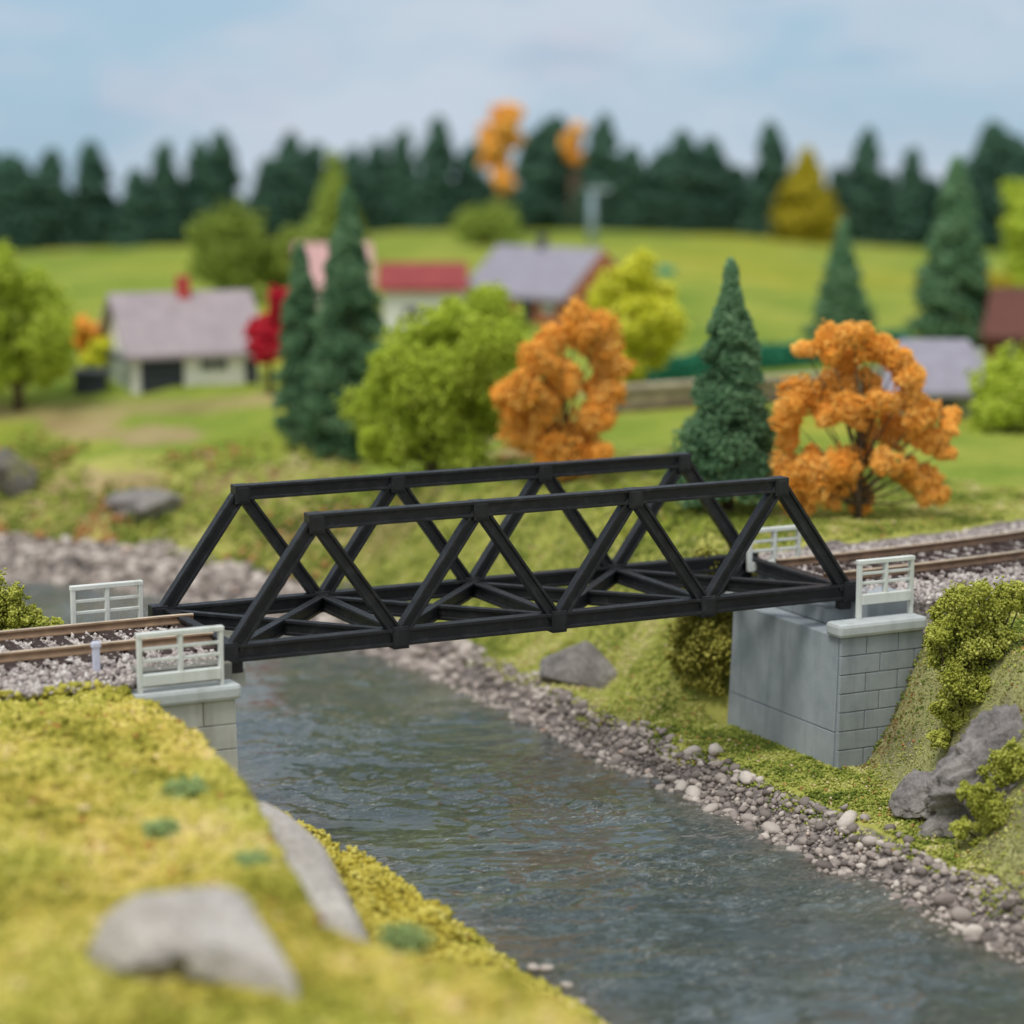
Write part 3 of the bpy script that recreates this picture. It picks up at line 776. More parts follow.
# spruces
def spruce_meshes(H, R, n, size, seed, tuft=1.0, base=.06, pw=.85, tiers=9, bulge=.0):
    r = np.random.default_rng(seed)
    out = []
    # boughs: drooping fans of crumbs in rough whorls
    nb = int(tiers*13)
    k = n//nb
    for i in range(nb):
        f = (i+.5)/nb; f = 1-(1-f)**1.0
        zc = H*(base+(1-base)*f); rr = R*max(.05, (1-f))**pw*(1+bulge*math.sin(f*3.1))
        if f < .12: rr *= .72+2.3*f
        a = r.uniform(0, 2*math.pi)
        rr *= r.uniform(.8, 1.12)
        c = np.array([math.cos(a)*rr*.66, math.sin(a)*rr*.66, zc])
        ln = rr*.36+.02; wd = rr*.42+.02; ht = H/tiers*.36*tuft
        q = r.normal(0, .5, (k, 3)); q /= np.maximum(1, np.linalg.norm(q, axis=1))[:, None]
        rad = q[:, 0]*ln; tan = q[:, 1]*wd; up = q[:, 2]*ht-(rad/ln)*H*.030
        P = np.stack([c[0]+math.cos(a)*rad-math.sin(a)*tan, c[1]+math.sin(a)*rad+math.cos(a)*tan, zc+up], -1)
        out.append(P)
    z = r.uniform(base, 1, k*16); a = r.uniform(0, 6.283, k*16); q = np.sqrt(r.uniform(0, 1, k*16))*R*.62*(1-z)**pw
    out.append(np.stack([np.cos(a)*q, np.sin(a)*q, z*H], -1))
    z = r.uniform(.93, 1.03, k//2); out.append(np.stack([r.normal(0, .012, k//2), r.normal(0, .012, k//2), z*H], -1))
    P = np.concatenate(out)
    tint = np.clip(.5+.5*fbm(P[:, 0]*6, P[:, 1]*6, P[:, 2]*6, s=seed)+r.normal(0, .2, len(P)), 0, 1)
    return grains('crown', P, size*r.uniform(.7, 1.3, len(P)), tint, tpl=(TET_V*1.3, TET_F), jit=.3)
def trunk_mesh(H, r0):
    bm = bmesh.new(); tube_bm(bm, [(0, 0, -.08), (0.004, 0, H*.3), (0, 0, H*.92)], [r0*1.2, r0, r0*.25]); return bm_mesh('trunk', bm)
def spruce(label, u, vb, vt, wpx, mat='spruce', n=9000, size=.02, seed=1, pos=None, name='spruce_tree', base=.06, **k):
    p = ground(u, vb) if pos is None else np.array(pos)
    s = depth(p)/F
    H = (vb-vt)*s; R = wpx*s/2
    E_ = empty(name, p, random.uniform(0, 6), label=label, cat='spruce tree')
    link('crown', spruce_meshes(H, R, n, size, seed, base=base, **k), M[mat], E_)
    link('trunk', trunk_mesh(H, max(.02, H*.022)), M['bark'], E_, smooth=True)
    return E_

spruce('tall dark green spruce left of the round green tree, taller of the pair', 350, 455, 197, 104, n=28000, size=.014, seed=3, pw=.72, tiers=11, base=.03, bulge=.1)
spruce('slim dark green spruce, left and shorter of the pair', 303, 448, 252, 58, n=12000, size=.016, seed=4, pw=.55, tiers=11, base=.03, bulge=.15)
spruce('dark green spruce between the two orange trees behind the right half of the bridge', 728, 512, 269, 132, n=36000, size=.0115, seed=5, pw=.85, tiers=11, base=.07)
spruce('dark spruce rising behind the top of the large orange tree', 840, 362, 226, 86, n=8000, size=.023, seed=6, pw=.85, base=.03)
spruce('tall bluish green spruce near the right edge by the brown barn', 951, 345, 165, 98, n=9000, size=.03, seed=7, pw=.7, base=.03)

foam_tree('round bright green foam tree right of the tall spruce, behind the bridge', 'tree', 432, 474,
    [(385, 400, 32), (430, 345, 34), (480, 355, 34), (400, 370, 28), (470, 400, 40), (430, 430, 44), (385, 430, 28), (500, 380, 26), (440, 385, 40, -25), (465, 440, 32), (410, 400, 36, -25), (495, 420, 28), (455, 325, 20), (380, 440, 20), (510, 345, 16)],
    'green', per=240, sub=8, size=.016, r0=.05, h0=.1, seed=2, subr=.52, shell=.75)
foam_tree('pointed green foam tree poking up behind the round green tree', 'tree', 495, 430,
    [(487, 300, 17), (497, 322, 22), (478, 320, 15), (510, 345, 22), (490, 355, 26), (498, 390, 24)], 'green', per=60, sub=9, size=.022, r0=.04, h0=.15, seed=5)
foam_tree('oval orange foam tree with see-through gaps, smaller and left of the two orange trees', 'tree', 566, 486,
    [(575, 326, 20), (598, 335, 20), (553, 340, 18), (608, 365, 17), (605, 392, 18), (538, 362, 18), (524, 385, 19), (515, 408, 18), (545, 400, 20), (565, 375, 15), (522, 436, 18), (548, 448, 20), (575, 440, 24), (598, 420, 17), (570, 462, 18), (600, 452, 12), (540, 425, 13), (505, 395, 10)],
    'orange', per=260, sub=7, size=.0125, r0=.024, h0=.16, seed=3, yj=.8, fat=1.0, subr=.6, shell=.78)
foam_tree('large orange foam tree with open branches standing right of the bridge', 'tree', 858, 520,
    [(822, 342, 17), (848, 334, 16), (870, 348, 20), (890, 362, 18), (905, 382, 18), (800, 350, 9), (845, 362, 14), (835, 385, 18), (800, 392, 18), (785, 412, 16), (822, 412, 16), (845, 410, 17), (880, 400, 15), (915, 412, 17), (925, 436, 14), (895, 430, 18), (868, 425, 12), (790, 440, 14), (782, 470, 16), (805, 478, 20), (832, 462, 19), (830, 492, 18), (800, 500, 15), (860, 455, 17), (850, 485, 17), (882, 462, 15), (905, 470, 13), (922, 480, 15), (930, 495, 13), (944, 430, 9), (948, 415, 8), (942, 450, 8), (862, 502, 12), (868, 380, 12), (808, 458, 12)],
    'orange', per=240, sub=6, size=.0105, r0=.024, h0=.2, seed=4, yj=.8, shell=.78, fat=.98, subr=.6)
foam_tree('bright yellow foam tree behind the smaller orange tree', 'tree', 637, 396,
    [(635, 278, 22), (655, 300, 22), (618, 296, 22), (640, 320, 26), (664, 325, 18), (612, 322, 20), (625, 345, 22), (652, 345, 20), (632, 366, 14), (600, 300, 10)], 'yellow', per=50, sub=9, size=.03, r0=.06, h0=.2, seed=6)
foam_tree('leafy green tree at the left edge of the photo beside the white cottage', 'tree', 19, 410,
    [(5, 275, 30), (35, 300, 30), (-20, 300, 36), (10, 320, 36), (50, 325, 26), (55, 350, 22), (25, 352, 30), (-10, 350, 36), (-35, 330, 30), (40, 368, 16), (2, 372, 18)], 'green', per=70, sub=9, size=.026, r0=.05, h0=.3, seed=8)
foam_tree('green foam bush at the right edge beside the grey flat roof', 'bush', 1006, 432,
    [(990, 392, 24), (1015, 372, 26), (1010, 405, 26), (1035, 390, 34), (985, 412, 20), (1040, 415, 26)], 'green', per=70, sub=9, size=.024, r0=.04, h0=.05, seed=9, name='foam_bush')
foam_tree('dark olive green tree behind the roof of the white cottage', 'tree', 232, 300,
    [(228, 222, 20), (212, 240, 20), (245, 242, 22), (226, 262, 26), (250, 265, 20), (206, 265, 17), (232, 282, 18)], 'olive', per=45, sub=9, size=.035, r0=.07, h0=.2, seed=10)
foam_tree('low olive green bush between the cottage chimney side and the pink roof', 'bush', 280, 300,
    [(295, 245, 15), (278, 258, 17), (270, 278, 16), (290, 268, 15), (308, 240, 12)], 'olive', per=40, sub=8, size=.035, r0=.05, h0=.1, seed=11, name='foam_bush')
foam_tree('pale green round bush before the tree line above the grey barn', 'bush', 486, 245,
    [(475, 220, 17), (495, 215, 18), (486, 230, 16), (506, 228, 12), (464, 228, 10)], 'olive', per=45, sub=8, size=.04, r0=.08, h0=.2, seed=12, name='foam_bush')
foam_tree('orange tree top showing over the dark tree line', 'tree', 507, 247,
    [(507, 133, 15), (497, 150, 13), (512, 150, 13), (500, 170, 12), (508, 188, 10), (519, 128, 9)], 'orange', per=45, sub=8, size=.045, r0=.1, h0=1, seed=13, pos=ground(507, 242)+np.array([.5, 1.2, 0]))
foam_tree('small light orange tree half hidden in the dark tree line', 'tree', 580, 247,
    [(580, 148, 7), (575, 160, 8), (582, 175, 8)], 'orange', per=45, sub=8, size=.045, r0=.1, h0=1, seed=14, pos=ground(580, 242)+np.array([1.5, 3.0, 0]))
foam_tree('light green tree cut off by the right edge of the photo', 'tree', 1024, 310,
    [(1020, 200, 16), (1016, 230, 16), (1030, 215, 18), (1018, 255, 16), (1030, 250, 20), (1022, 280, 14)], 'green', per=45, sub=8, size=.04, r0=.06, h0=.3, seed=15)
foam_tree('pale yellow bush by the brown barn', 'bush', 990, 315,
    [(984, 292, 15), (1000, 285, 14), (992, 302, 12), (975, 300, 9)], 'gold', per=45, sub=8, size=.035, r0=.04, h0=.05, seed=16, name='foam_bush')
foam_tree('small red foam tree of two round lobes right of the white cottage', 'tree', 270, 394,
    [(283, 303, 15), (278, 312, 10), (266, 340, 19), (268, 348, 16), (264, 332, 14)], 'red', per=60, sub=8, size=.025, r0=.03, h0=.1, seed=17)
foam_tree('small orange and yellow shrub left of the white cottage', 'shrub', 90, 378,
    [(86, 325, 10), (92, 333, 10), (82, 345, 8)], 'orange', per=50, sub=8, size=.025, r0=.03, h0=.1, seed=18, name='foam_bush')
foam_tree('low yellow shrub below the orange one beside the cottage gable', 'shrub', 102, 380,
    [(98, 352, 11), (106, 345, 9), (94, 362, 9)], 'yellow', per=50, sub=8, size=.025, r0=.03, h0=.05, seed=19, name='foam_bush')
spruce('golden yellow conifer standing in front of the dark tree line on the right', 805, 241, 154, 84, 'gold', n=5000, size=.05, seed=20, pw=.7, base=.02, name='golden_conifer', tiers=7)
spruce('slim olive yellow conifer behind the tall spruce pair', 335, 262, 158, 84, 'olive', n=5000, size=.05, seed=21, pw=1.0, base=.02, name='golden_conifer', tiers=7)

# the conifers along the hilltop
fp = [(spruce_meshes(2.0, .62, 3600, .055, 31, pw=.5, base=.0, tiers=8), trunk_mesh(2.0, .05)),
      (spruce_meshes(2.0, .42, 3200, .05, 32, pw=.45, base=.0, tiers=9), trunk_mesh(2.0, .05)),
      (spruce_meshes(2.0, .75, 4000, .06, 33, pw=.36, base=.0, tiers=7), trunk_mesh(2.0, .05))]
for a, b in fp: a.materials.append(M['spruce_far']); b.materials.append(M['bark'])
row = [(-200, 150, 56), (-160, 138, 50), (-125, 156, 54), (-90, 146, 50), (-55, 158, 46), (1100, 132, 56), (1145, 150, 50), (1185, 140, 54), (-22, 152, 60), (14, 158, 54), (50, 153, 50), (90, 147, 48), (136, 172, 44), (163, 146, 34), (200, 144, 44), (220, 136, 44), (268, 160, 34), (290, 138, 46), (312, 146, 40), (352, 150, 44), (378, 146, 44), (402, 134, 34), (438, 122, 44), (470, 146, 42), (535, 136, 50), (552, 122, 54), (603, 120, 46), (632, 150, 44), (662, 152, 44), (684, 136, 50), (712, 142, 48), (738, 168, 40), (772, 128, 46), (842, 168, 34), (866, 134, 44), (888, 175, 30), (911, 150, 32), (936, 180, 34), (964, 165, 40), (996, 130, 58), (1020, 142, 54), (1060, 140, 60),
       (115, 205, 50), (182, 208, 44), (248, 200, 40), (330, 190, 50), (500, 180, 46), (580, 165, 50), (758, 190, 50), (900, 210, 50), (830, 205, 40)]
for i, (u, vt, w) in enumerate(row):
    vb = float(np.interp(u, [0, 150, 250, 380, 500, 720, 850, 1024], [251, 247, 241, 231, 229, 234, 244, 251]))
    p = ground(u, vb); back = 1.5 if i > 41 else random.uniform(.1, .6)
    p = p+np.array([HF[0], HF[1], 0])*back; p[2] = float(hgt(p[0], p[1]))-.1
    s = depth(p)/F; H = (vb+3-vt)*s; k = 0 if w > 40 and w < 52 else (1 if w <= 40 else 2)
    E_ = empty('conifer_tree', p, random.uniform(0, 6), label='blurred dark green conifer in the row along the hilltop', cat='conifer tree', group='conifers along the hilltop')
    R0 = (.62, .42, .75)[k]; sx = (w*s/2)/R0*1.42
    for me, nm in zip(fp[k], ('crown', 'trunk')):
        o = bpy.data.objects.new(nm, me); C.objects.link(o); o.parent = E_; o.scale = (sx, sx, H/2.0)

# hedge and low wall across the middle meadow
def strip(name, uv0, uv1, hz, thick, mat, label, cat, grainy=False, dz=0):
    a, b = ground(*uv0), ground(*uv1)
    d = (b-a)[:2]; L = float(np.linalg.norm(d)); ang = math.atan2(d[1], d[0])
    E_ = empty(name, a, ang, label=label, cat=cat)
    return E_, L, float(b[2]-a[2])
E_, L, dz = strip('stone_wall', (603, 414), (905, 392), .3, .1, None, 'low brownish grey wall crossing the meadow behind the dark spruce', 'wall')
wallm = simple('old_wall', (150, 138, 112), .9, .25, 5, .1, .4)
box('wall_body', 0, L, 0, .16, -.1, .20, wallm, E_, bevel=.02); box('wall_coping', -.01, L+.01, -.02, .18, .20, .25, simple('wall_coping', (172, 160, 134), .9, .2, 6), E_, bevel=.015)
box('wall_footing', -.01, L+.01, -.025, -.001, -.1, .055, simple('wall_footing', (110, 92, 80), .9, .25, 6), E_, bevel=.01)
p0 = ground(612, 386); p1 = ground(905, 352)
dd = p1-p0; L = float(np.linalg.norm(dd[:2])); n = 9000
q = rng.uniform(0, L, n); a_ = rng.uniform(0, math.pi, n); rr = rng.uniform(.55, 1, n)
P = np.stack([q, .13*np.cos(a_)*rr*1.2, .25*np.sin(a_)*rr*(1+.2*fbm(q*3, q*0, s=3))+dd[2]*q/L], -1)
o = link('hedge', grains('hedge', P, rng.uniform(.02, .04, n), rng.beta(2, 2, n)), M['hedge'], None, loc=p0, rz=math.atan2(dd[1], dd[0]))
tag(o, 'long clipped blue green hedge running behind the low wall', 'hedge')

# ------------------------------------------------------------------ houses
def prism_roof(name, x0, x1, y0, y1, ze, zr, mat, parent, t_=.05, hip=0.0):
    """gable roof, ridge along x, built as two slabs"""
    bm = bmesh.new(); ym = (y0+y1)/2
    for ya in (y0, y1):
        q = [(x0+0, ya, ze), (x1, ya, ze), (x1-hip, ym, zr), (x0+hip, ym, zr)]
        A = [bm.verts.new(p) for p in q]; B = [bm.verts.new((p[0], p[1], p[2]-t_)) for p in q]
        bm.faces.new(A); bm.faces.new(B[::-1])
        for i in range(4): bm.faces.new((A[i], B[i], B[(i+1) % 4], A[(i+1) % 4]))
    return link(name, bm_mesh(name, bm), mat, parent)
def house_walls(name, x0, x1, y0, y1, zt, zr, mat, parent):
    bm = bmesh.new(); ym = (y0+y1)/2
    L_ = [(x0, y0, -.1), (x0, y1, -.1), (x0, y1, zt), (x0, ym, zr), (x0, y0, zt)]
    A = [bm.verts.new(p) for p in L_]; B = [bm.verts.new((x1, p[1], p[2])) for p in L_]
    bm.faces.new(A); bm.faces.new(B[::-1])
    for i in range(5): bm.faces.new((A[i], A[(i+1) % 5], B[(i+1) % 5], B[i]))
    return link(name, bm_mesh(name, bm), mat, parent)
roofP = simple('mauve_roof', (166, 154, 158), .7, .08, 6, .3, .3)
roofG = simple('grey_lilac_roof', (150, 146, 158), .7, .08, 6, .3, .3)
roofR = simple('red_roof', (150, 66, 66), .7, .12, 6, .3, .3)
roofK = simple('pink_roof', (200, 158, 156), .7, .1, 6, .3, .3)
wallC = simple('cream_wall', (246, 242, 236), .8, .04, 3)
wallW = simple('white_wall', (226, 226, 226), .8, .04, 3)
wallGr = simple('grey_green_wall', (176, 184, 168), .8, .06, 3)
dark = simple('dark_grey_door', (52, 58, 66), .6, .1, 8)
glass = simple('dark_window_glass', (70, 76, 78), .2, .1, 3, .6)
redm = simple('red_chimney', (196, 78, 74), .8, .1, 6)
brick = simple('brick_wall', (196, 122, 84), .85, .2, 14)
barn = simple('barn_brown', (112, 58, 46), .85, .15, 8)
trim = simple('dark_trim', (92, 92, 96), .7, .1, 6)

# cottage
p = ground(133, 394); s = depth(p)/F
E_ = empty('cottage', p, -YAW+.36, label='white cottage with mauve pink roof, red chimney and dark garage door', cat='house')
Lx, Wy = 130*s, 1.35; zt = 40*s; zr = zt+56*s*.95
house_walls('wall', 0, Lx, 0, Wy, zt, zr-.03, wallC, E_)
prism_roof('roof', -.10, Lx+.10, -.10, Wy+.10, zt-.01, zr+.03, roofP, E_, .05)
box('gable_panel', -.012, -.002, .02, Wy-.02, 0, zt-.02, wallGr, E_)
g = box('garage_door', 8*s, 52*s, -.02, -.002, 0, 34*s, dark, E_)
for k in range(1, 4): box('door_panel_line', 9*s, 51*s, -.026, -.021, 34*s*k/4-.006, 34*s*k/4+.006, trim, g, bevel=0)
w_ = box('window', 68*s, 98*s, -.02, -.002, 20*s, 33*s, wallW, E_)
box('pane', 70*s, 82*s, -.026, -.021, 22*s, 31*s, glass, w_, bevel=0); box('pane', 84*s, 96*s, -.026, -.021, 22*s, 31*s, glass, w_, bevel=0)
box('side_door', 116*s, 128*s, -.02, -.002, 0, 32*s, dark, E_)
box('chimney', 62*s, 74*s, Wy/2-.10, Wy/2+.06, zr-.12, zr+.19, redm, E_)
box('gable_trim', -.115, -.103, -.1, Wy/2, zt-.08, zt-.02, trim, E_)
p = ground(74, 394)
E_ = empty('garden_shed', p, -YAW, label='low dark blue grey shed left of the white cottage', cat='shed')
box('shed_body', 0, 30*s, 0, .3, -.05, 20*s, dark, E_); box('shed_roof', -.02, 30*s+.02, -.03, .33, 20*s, 23*s, simple('shed_roof', (88, 92, 98), .7), E_)
# pink roofed house
p = ground(300, 318); s = depth(p)/F
E_ = empty('farmhouse', p, -YAW+.1, label='small house with pale pink roof half hidden behind the tall spruce', cat='house')
house_walls('wall', 0, 70*s, 0, 1.0, 34*s, 66*s, wallGr, E_); prism_roof('roof', -.06, 70*s+.06, -.08, 1.08, 33*s, 72*s, roofK, E_)
w_ = box('window', 12*s, 26*s, -.02, -.002, 12*s, 26*s, wallW, E_); box('pane', 14*s, 24*s, -.026, -.021, 14*s, 24*s, glass, w_, bevel=0)
# long white building with red roof
p = ground(384, 330); s = depth(p)/F
E_ = empty('long_barn', p, -YAW+.02, label='long white building with low red roof left of the grey roofed barn', cat='building')
house_walls('wall', 0, 84*s, 0, 1.0, 42*s, 60*s, wallW, E_); prism_roof('roof', -.08, 84*s, -.10, 1.10, 43*s, 65*s, roofR, E_)
w_ = box('window', 20*s, 34*s, -.02, -.002, 10*s, 22*s, trim, E_); box('pane', 22*s, 32*s, -.026, -.021, 12*s, 20*s, glass, w_, bevel=0)
# brick barn
p = ground(470, 318); s = depth(p)/F
E_ = empty('brick_barn', p, -YAW-.62, label='brown brick barn with wide lilac grey roof below the lamp mast', cat='building')
Lb = 122*s
house_walls('wall', 0, Lb, 0, 1.5, 28*s, 68*s, brick, E_); prism_roof('roof', -.1, Lb-.02, -.12, 1.62, 26*s, 70*s, roofG, E_)
d_ = box('barn_door', 62*s, 78*s, -.02, -.002, 0, 22*s, dark, E_); box('handle', 64*s, 66*s, -.03, -.021, 9*s, 12*s, wallW, d_, bevel=0)
w_ = box('window', 88*s, 104*s, -.02, -.002, 8*s, 20*s, trim, E_); box('pane', 90*s, 102*s, -.026, -.021, 10*s, 18*s, wallW, w_, bevel=0)
box('chimney', 44*s, 50*s, .68, .82, 62*s, 82*s, trim, E_)
# grey roof right
p = ground(900, 420); s = depth(p)/F
E_ = empty('outbuilding', p, -YAW-.12, label='low building with pale lilac grey roof right of the large orange tree', cat='building')
house_walls('wall', -16*s, 84*s, 0, 1.5, 32*s, 66*s, simple('outbuilding_wall', (146, 150, 138), .8), E_); prism_roof('roof', -22*s, 92*s, -.12, 1.62, 30*s, 74*s, roofG, E_, hip=22*s)
d_ = box('door', 40*s, 52*s, -.02, -.002, 0, 24*s, trim, E_); box('handle', 49*s, 50.5*s, -.03, -.021, 10*s, 12*s, wallW, d_, bevel=0)
# brown barn right edge
p = ground(986, 356); s = depth(p)/F
E_ = empty('brown_barn', p, -YAW-.3, label='dark reddish brown barn cut off by the right edge of the photo', cat='building')
house_walls('wall', 0, 90*s, 0, 1.6, 22*s, 60*s, barn, E_); prism_roof('roof', -.06, 94*s, -.08, 1.68, 21*s, 64*s, simple('barn_roof', (104, 66, 58), .8), E_)
box('barn_door', 16*s, 34*s, -.02, -.002, 0, 18*s, trim, E_)
# lamp mast
p = ground(592, 244); s = depth(p)/F
E_ = empty('lamp_mast', p, -YAW, label='slim grey lamp mast standing behind the brick barn', cat='lamp')
bm = bmesh.new(); tube_bm(bm, [(0, 0, -.1), (0, 0, 54*s)], [.085, .05], 10); link('mast', bm_mesh('mast', bm), simple('grey_mast', (150, 168, 180), .5), E_, smooth=True)
box('lamp_head', -.10, .28, -.06, .06, 52*s, 56*s, simple('mast_head', (160, 176, 186), .5), E_)
# unidentified teal object in the meadow, modelled as a plain drum
p = ground(666, 276); s = depth(p)/F
bm = bmesh.new(); bmesh.ops.create_cone(bm, cap_ends=True, segments=14, radius1=6*s, radius2=5*s, depth=16*s, matrix=Matrix.Rotation(math.pi/2, 4, 'Y') @ Matrix.Identity(4))
tag(link('teal_object', bm_mesh('teal_object', bm), simple('teal_paint', (40, 142, 120), .6), None, loc=p+np.array([0, 0, 4*s]), rz=-YAW, bevel=.02), 'small teal object of unknown kind on the meadow behind the yellow tree', 'object')

# ------------------------------------------------------------------ rocks
def rock(label, loc, dims, mat, seed, rz=0, rough=.22, fr=1.6, sub=4, lobes=None, group=None, cut=.5, name='rock', tilt=(0, 0)):
    V, Fc = {4: ICO4, 6: ICO6}[sub]
    V = V.copy(); r = np.random.default_rng(seed)
    # planar facets
    for _ in range(9):
        nrm = r.normal(size=3); nrm /= np.linalg.norm(nrm); lim = r.uniform(cut, .92)
        dd_ = V @ nrm; m = dd_ > lim; V[m] -= np.outer(dd_[m]-lim, nrm)*.88
    n_ = fbm(V[:, 0]*fr+seed, V[:, 1]*fr, V[:, 2]*fr, s=seed)+.35*fbm(V[:, 0]*fr*4, V[:, 1]*fr*4, V[:, 2]*fr*4, s=seed+3)
    V = V*(1+rough*n_)[:, None]
    V = V*np.array(dims)[None]/2
    if lobes is not None: V = lobes(V)
    me = np_mesh(name, V, Fc)
    o = link(name, me, M[mat], None, loc=loc, smooth=True); o.rotation_euler = (tilt[0], tilt[1], rz)
    return tag(o, label, 'rock', group)
def arch(V):
    V = V.copy(); x = V[:, 0]
    V[:, 2] -= .30*np.clip(x-.12, 0, 1)**1.3*1.2; V[:, 1] -= .95*np.clip(x-.10, 0, 1)
    V[:, 2] += np.where(V[:, 2] < 0, .10*np.exp(-((x-.0)/.25)**2), 0)
    return V
pr = at(210, 952, .0)
rock('large smooth pale grey rock lying on the yellow turf in the foreground', (pr[0], pr[1]+.08, -.01), (.80, .66, .48), 'rock_pale', 3, -YAW, .14, 1.2, lobes=arch)
q0 = Vector(atd(262, 800, 12.8)); q1 = Vector(atd(376, 955, 11.2)); ax_ = (q1-q0).normalized()
nz = (Vector(CAM)-q0).normalized()+Vector((.5, 0, .6)); ay_ = nz.cross(ax_).normalized(); az_ = ax_.cross(ay_)
o = rock('long grey rock slab leaning along the edge of the left bank above the moss', (0, 0, 0), ((q1-q0).length*1.10, .42, .20), 'rock_pale', 8, 0, .10, 1.2)
o.matrix_world = Matrix.Translation((q0+q1)/2-az_*.06) @ Matrix((ax_, ay_, az_)).transposed().to_4x4()
p = ground(585, 684)
rock('angular grey boulder on the shore under the middle of the bridge', (p[0], p[1], p[2]+.12), (.66, .5, .44), 'rock', 19, -YAW-.1+math.pi, .12, 1.2, cut=.35, tilt=(0, .30))
p = ground(145, 518)
rock('flat grey rock on the far bank upstream left of the bridge', (p[0], p[1], p[2]+.10), (.75, .6, .32), 'rock', 12, -YAW, .2)
p = ground(12, 490)
rock('blurred grey rock at the left edge on the far bank', (p[0], p[1], p[2]+.15), (.5, .8, .55), 'rock_moss', 13, -YAW, .25)
p = ground(240, 450)
# steep rock face beneath the leafy bush on the right
def crag(V):
    nn = V/np.linalg.norm(V, axis=1)[:, None]
    n1 = np.abs(fbm(V[:, 0]*2.6, V[:, 1]*2.6, V[:, 2]*2.6, s=71, o=5)); n2 = np.abs(fbm(V[:, 0]*14, V[:, 1]*14, V[:, 2]*14, s=73, o=4))
    st = np.floor(fbm(V[:, 0]*3+V[:, 2]*2, V[:, 1]*3, V[:, 2]*3, s=75, o=2)*5)/5
    return V+nn*(.10-n1*.28-n2*.16+st*.13)[:, None]
rp = atd(1020, 786, 14.35)
rock('rough grey rock face below the leafy bush at the right edge', rp, (1.35, .9, .80), 'rock', 21, -YAW, .16, 1.8, lobes=crag, tilt=(.35, -.50), cut=.6, sub=6)
rp = atd(922, 796, 14.5)
rock('low grey rock at the foot of the large rock face, left of it', rp, (.36, .4, .20), 'rock', 22, -YAW, .30, 2.4, tilt=(.2, -.6))

# ------------------------------------------------------------------ bushes
def bush_at(label, loc, blobs, mat, per, sub, size, subr=.4, name='leafy_bush', stems=True, tpl=None, shell=.3):
    E_ = empty(name, loc, -YAW, label=label, cat='bush')
    crown(E_, blobs, mat, per, sub, size, subr, name='foliage', tpl=tpl, shell=shell)
    if stems:
        bm = bmesh.new()
        for b in blobs: tube_bm(bm, [(0, 0, 0), (b[0]*.5, b[1]*.5+.02, b[2]*.35), (b[0], b[1]+.03, b[2])], [.010, .007, .004], 5)
        link('stem', bm_mesh('stem', bm), M['bark'], E_, smooth=True)
    return E_
def pxb(u0, v0, dep, lst, seed=0, fat=1.3): return [(a, b, c_, q*fat) for a, b, c_, q in px_blobs(u0, v0, dep, lst, .6, seed)]
LP = np.array(atd(964, 714, 14.75)); dp = depth(LP)
bush_at('leafy light green bush growing over the slope right of the abutment', LP, pxb(960, 722, dp,
    [(965, 602, 20), (985, 612, 20), (945, 622, 18), (1008, 600, 14), (960, 640, 24), (985, 645, 20), (942, 655, 18), (965, 675, 22), (950, 690, 20), (975, 700, 18), (945, 720, 14), (962, 725, 14), (1018, 605, 13), (930, 640, 10), (936, 745, 9)], 1),
    'leafgreen', 120, 13, .0080, .36, shell=.15)
LP = np.array(atd(1000, 850, 13.95)); dp = depth(LP)
bush_at('leafy green bush in front of the grey rock face at the right edge', LP, pxb(1000, 850, dp,
    [(1000, 770, 16), (1015, 785, 18), (980, 795, 15), (1000, 805, 18), (1018, 820, 18), (975, 800, 9), (1012, 755, 12), (1030, 765, 16), (985, 820, 12), (1005, 838, 13), (965, 790, 8), (1010, 855, 14), (985, 848, 11), (1030, 840, 18), (962, 828, 8)], 2),
    'leafgreen', 110, 12, .0080, .36, shell=.15)
p = np.array(at(706, 692, -.9)); dp = depth(p)
bush_at('brownish green bush behind the bridge, left of the right abutment', p, pxb(700, 692, dp,
    [(700, 560, 20), (720, 575, 20), (690, 590, 20), (712, 610, 24), (685, 625, 18), (700, 645, 24), (722, 650, 20), (680, 655, 16), (700, 672, 20), (725, 600, 16), (735, 555, 14)], 3),
    'brownolive', 75, 10, .013, .4)
p = np.array(atd(8, 634, 15.3)); dp = depth(p)
bush_at('bright green bush beside the far rail at the left edge', p, pxb(8, 634, dp,
    [(-8, 584, 17), (8, 596, 15), (-30, 596, 24), (0, 612, 17), (22, 612, 12), (38, 620, 9), (54, 626, 6), (-30, 620, 20), (15, 624, 11)], 4),
    'leafgreen', 85, 11, .0095, .36, shell=.15)
# moss mass low beside the water on the near left bank
bl = []
r = random.Random(5)
sil = np.array([atd(u, v+13, d) for u, v, d in ((276, 802, 14.5), (340, 835, 13.9), (400, 866, 13.4), (450, 905, 12.9), (482, 948, 12.4), (530, 978, 11.9), (585, 1018, 11.4), (640, 1060, 10.9))])
inn = np.array([atd(u, v, d) for u, v, d in ((262, 815, 13.6), (300, 868, 12.9), (340, 915, 12.2), (375, 955, 11.6), (405, 990, 11.1), (420, 1030, 10.6), (430, 1070, 10.1), (440, 1110, 9.7))])
for i in range(230):
    f = r.random()*6.99; g = r.random()**1.2; k = int(f)
    A_ = lerp(sil[k], sil[k+1], f-k); B_ = lerp(inn[k], inn[k+1], f-k); q = lerp(A_, B_, g)
    rr = r.uniform(.055, .12) if g < .15 else r.uniform(.07, .14)
    bl.append((q[0]-.02, q[1], q[2]-rr*.7, rr))
o = crown(None, bl, 'moss', 90, 10, .014, .40, name='moss_bank'); tag(o, 'lumpy yellow moss covering the low edge of the near left bank beside the water', 'moss', kind='stuff')
